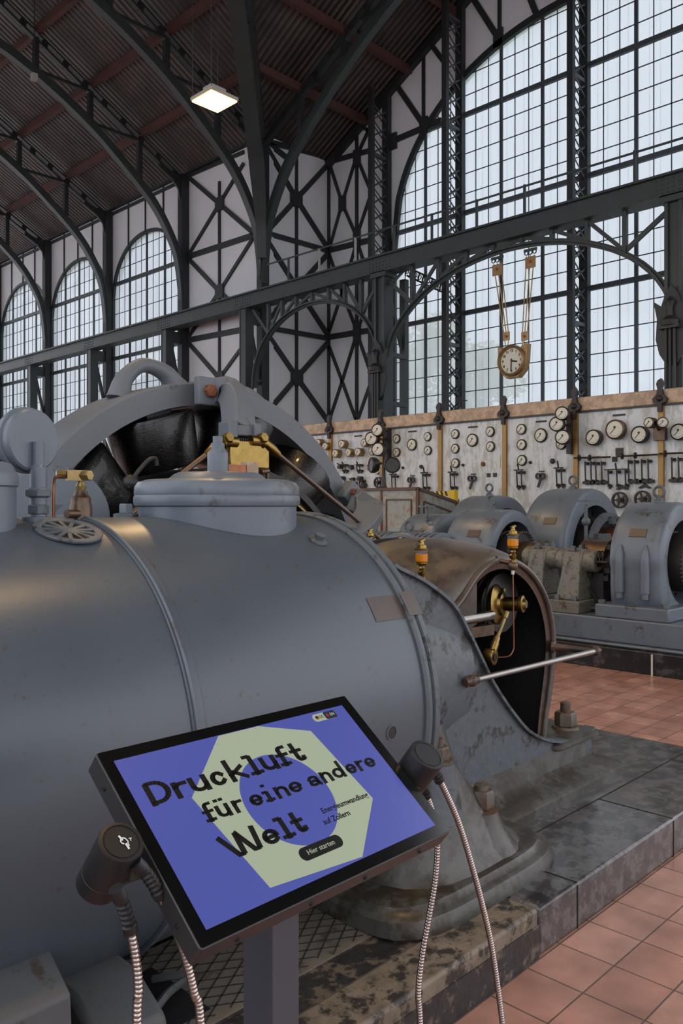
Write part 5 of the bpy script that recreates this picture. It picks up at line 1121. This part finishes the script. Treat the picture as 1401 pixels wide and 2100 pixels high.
def glyph(ch, A):
    if ch == 'D': return [[(0, 0), (0, A), (.35, A)]+arc(.35, A/2, .65, A/2, 90, -90)+[(0, 0)]]
    if ch == 'r': return [[(0, 0), (0, 1)], [(0, .72)]+arc(.55, .55, .55, .45, 160, 90, 5)+[(1, 1)]]
    if ch in 'uü':
        r = [[(0, 1), (0, .4)]+arc(.5, .4, .5, .4, 180, 360), [(1, 1), (1, 0)]]
        if ch == 'ü': r += [[(.22, A), (.23, A)], [(.78, A), (.79, A)]]
        return r
    if ch == 'c': return [arc(.5, .5, .5, .5, 40, 320, 14)]
    if ch == 'k': return [[(0, 0), (0, A)], [(0, .42), (.9, 1)], [(.3, .6), (1, 0)]]
    if ch == 'l': return [[(0, A), (.5, A), (.5, 0)], [(0, 0), (1, 0)]]
    if ch == 'f': return [[(0, 0), (.8, 0)], [(.38, 0), (.38, A-.3)]+arc(.75, A-.3, .37, .3, 180, 80, 6)+[(1, A)], [(0, .95), (.95, .95)]]
    if ch == 't': return [[(.35, A*.93), (.35, .35)]+arc(.65, .35, .3, .35, 180, 270, 5)+[(1, 0), (1, .12)], [(0, .98), (.95, .98)]]
    if ch == 'e': return [[(.05, .47), (1, .47)]+arc(.5, .5, .5, .5, 0, 320, 16)]
    if ch == 'i': return [[(0, 1), (.5, 1), (.5, 0)], [(0, 0), (1, 0)], [(.45, A), (.5, A)]]
    if ch == 'n': return [[(0, 0), (0, 1)], [(0, .5)]+arc(.5, .55, .5, .45, 170, 0)+[(1, 0)]]
    if ch == 'a': return [arc(.45, .7, .42, .3, 165, 0, 8)+[(.88, .1), (1, 0)], arc(.44, .25, .44, .25, 0, 360, 12)]
    if ch == 'd': return [arc(.45, .5, .45, .5, 0, 360, 14), [(.93, 0), (.93, A)]]
    if ch == 'W': return [[(0, A), (.3, 0), (.44, 0), (.47, A*.95)], [(.5, A), (.78, 0), (.93, 0), (1, A)]]
def word(L_, base, xh, cap, t):
    mb = MB()
    for ch, u0, u1 in L_:
        x0 = u0*SW+t/2; x1 = u1*SW-t/2; y0 = base*SH-t/2; h = xh*SH-t; A = (cap*SH-t)/h
        strokes(mb, [[(x0+(x1-x0)*a, y0-h*b) for a, b in pl] for pl in glyph(ch, A)], t)
    return mb
mb = word([('D', .041, .123), ('r', .130, .184), ('u', .190, .258), ('c', .268, .328), ('k', .340, .411), ('l', .421, .476), ('u', .480, .547), ('f', .553, .610), ('t', .618, .674)], .324, .104, .153, .0102)
mb.build('title_line', 'screen_black', ks_, smooth=False)
word([('f', .176, .219), ('ü', .224, .274), ('r', .288, .327), ('e', .354, .405), ('i', .412, .450), ('n', .462, .516), ('e', .523, .578), ('a', .610, .665), ('n', .672, .722), ('d', .729, .788), ('e', .798, .848), ('r', .856, .894), ('e', .898, .950)], .507, .081, .124, .0080).build('title_line', 'screen_black', ks_, smooth=False)
word([('W', .171, .312), ('e', .318, .382), ('l', .388, .440), ('t', .444, .497)], .744, .101, .148, .0102).build('title_line', 'screen_black', ks_, smooth=False)
text('subtitle', 'Energieumwandlung', .0148, K(.697, .662, .0032), UX, -VX, 'screen_black', ks_, ext=.0002, bold=.0003)
text('subtitle', 'auf Zollern', .0148, K(.625, .727, .0032), UX, -VX, 'screen_black', ks_, ext=.0002, bold=.0003)
kprism(rrect(.403, .587, .815, .893, .0115, 8), .0032, .0035, 'start_button', 'screen_black')
text('button_text', 'Hier starten', .0128, K(.494, .853, .0036), UX, -VX, 'screen_sage', ks_, ext=.0002)
kprism(rrect(.820, .940, .020, .080, .0085, 8), .0027, .0030, 'language_switch', 'screen_sage')
kprism([(.880, .020)]+[p for p in rrect(.82, .940, .020, .080, .0085, 8) if p[0] > .88]+[(.880, .080)] if False else rrect(.880, .940, .020, .080, .004, 6), .0030, .0032, 'language_switch', 'screen_dark')
text('language_text', 'DE', .0095, K(.862, .05, .0033), UX, -VX, 'screen_dark', ks_, ext=.0002)
text('language_text', 'EN', .0095, K(.921, .05, .0034), UX, -VX, 'screen_sage', ks_, ext=.0002)
for u, m_ in ((.840, 'screen_red'), (.895, 'screen_red')): kprism([(u+.008*math.cos(a), .05+.0142*math.sin(a)) for a in [2*PI*k/20 for k in range(20)]], .0032, .0035, 'flag_dot', m_)
kprism([(.832+.016*k/8, .05-.0142*math.sin(PI*k/8)) for k in range(9)], .0035, .0037, 'flag_dot', 'screen_black')
pc = V((.94, 1.085, 0))
MB().bx(pc.x-.03, pc.x+.03, pc.y-.04, pc.y+.04, .008, 1.03).build('post', 'post_metal', ks_, bev=.003)
MB().bx(pc.x-.16, pc.x+.16, pc.y-.17, pc.y+.17, 0, .008).build('base_plate', 'kiosk_metal', ks_)
q = K(.5, .5, -.045); MB().box((pc.x, pc.y-.02, q.z-.035), (.16, .12, .05)).build('mount', 'kiosk_metal', ks_, bev=.004)
for u in (.1, .38, .62, .9): MB().lathe([(.004, 0), (.003, .003), (0, .003)], K(u, 1.073, -.02), VX, 8).build('screw', 'black_hollow', ks_)
for v in (.1, .9): MB().lathe([(.004, 0), (.003, .003), (0, .003)], K(-.041, v, -.02), -UX, 8).build('screw', 'black_hollow', ks_)
for sd, uu, vv, nm in ((-1, -.074/SW, .152/SH, 'left'), (1, .602/SW, .179/SH, 'right')):
    c = K(uu, vv, .036); hr_ = .0325 if sd < 0 else .0365
    edge = K(-.041 if sd < 0 else 1.053, vv, -.02)
    MB().bar(K(-.03 if sd < 0 else 1.045, vv+.02, -.02), K(uu, vv+.02, -.02), .055, .004, NX).build('side_plate', 'kiosk_metal', ks_)
    h = thing('listening_head', ('black cylindrical listening head with a white hearing loop sign, left of the screen' if sd < 0 else 'plain black cylindrical listening head at the upper right side of the screen'), 'listening station', c)
    L_ = .098
    MB().lathe([(hr_*.97, 0), (hr_, .001), (hr_, .027), (hr_*.985, .0275), (hr_*.985, .0285), (hr_, .029), (hr_, L_-.003), (hr_*.97, L_-.0005), (hr_*.82, L_), (hr_*.80, L_-.0015), (hr_*.76, L_-.0015), (hr_*.75, L_-.0005), (0, L_-.0005)], c-NX*(L_), NX, 56).build('body', 'black_plastic', h)
    if sd < 0:
        o = c+UX*.006+VX*.0; mb = MB()
        def S(a, b): return c+UX*(a*.0085+.004)-VX*(b*.0085-.001)+NX*.0008
        for pl, w_ in (([(-.5, 1.2), (-.25, .2)], .0028), ([(.0, -.5), (.1, -1.6)], .0028), (arc(-.1, .05, .55, .55, 20, 250, 10), .0017), ([(.4, .2), (.55, -.2), (.35, -.6), (.4, -1.0), (.1, -1.1)], .0014), ([(.9, .2), (1.4, .1)], .001), ([(1.15, .15), (1.05, -.35)], .001)):
            for a, b in zip(pl, pl[1:]): mb.bar(S(*a), S(*b), w_, .0006, NX)
        mb.build('hearing_sign', 'white_print', h)
def hose(pl, lab, par_c, sl, sr=.0105, r=.0068):
    t = thing('armoured_hose', lab, 'hose', pl[0], 'armoured headphone hoses'); P_ = smoothline(pl, 14)
    # resample
    D = [0]
    for a, b in zip(P_, P_[1:]): D.append(D[-1]+(b-a).length)
    def pt(s):
        for i in range(len(D)-1):
            if D[i+1] >= s: return P_[i].lerp(P_[i+1], (s-D[i])/max(1e-9, D[i+1]-D[i]))
        return P_[-1]
    n_ = int((D[-1]-sl)/.0021); pts_ = [pt(sl*.9+(D[-1]-sl*.9)*i/n_) for i in range(n_+1)]
    MB().tube(pts_, [r*(1.0 if i % 3 else .80) for i in range(n_+1)], 10).build('metal_sheath', 'chrome_hose', t, ang=60)
    m_ = 26; pts_ = [pt(sl*i/m_) for i in range(m_+1)]; rs = []
    for i in range(m_+1):
        f = i/m_; rs.append(sr if (f < .25 or f > .82) else (sr*.92 if i % 3 else sr*.62))
    MB().tube(pts_, rs, 14).build('strain_relief', 'black_plastic', t, ang=30)
def hp(L_, Y): return [at(a, b, Y=Y) for a, b in L_]
def down(p, x, y): return [V((p.x+(x-p.x)*.3, p.y+(y-p.y)*.3, p.z-.3)), V((x, y, .12)), V((x, y, .02))]
a = hp([(276, 1768), (300, 1792), (325, 1830), (352, 1885), (378, 1955), (398, 2035), (412, 2110)], 1.0)
hose(a+down(a[-1], a[-1].x+.03, 1.0), 'ribbed metal hose curving from the left listening head along the screen side', None, .075)
a = hp([(238, 1822), (252, 1855), (266, 1900), (278, 1960), (284, 2030), (281, 2110)], .98)
hose(a+down(a[-1], a[-1].x+.01, .98), 'leftmost ribbed metal hose hanging straight down from the left listening head', None, .07)
a = hp([(873, 1556), (888, 1578), (908, 1612), (938, 1680), (963, 1758), (988, 1850), (1010, 1950), (1030, 2095), (1040, 2200)], 1.08)
hose(a+down(a[-1], a[-1].x+.02, 1.08), 'long ribbed metal hose arching down in front of the kerb from the right listening head', None, .075, .0115, .0070)
a = hp([(852, 1590), (866, 1612), (882, 1650), (895, 1700), (897, 1745), (892, 1810), (880, 1880), (865, 1965), (858, 2040), (862, 2110)], 1.13)
hose(a+down(a[-1], a[-1].x+.03, 1.13), 'ribbed metal hose hanging from behind the lower right corner of the screen', None, .07, .011, .0070)
bpy.context.view_layer.update()
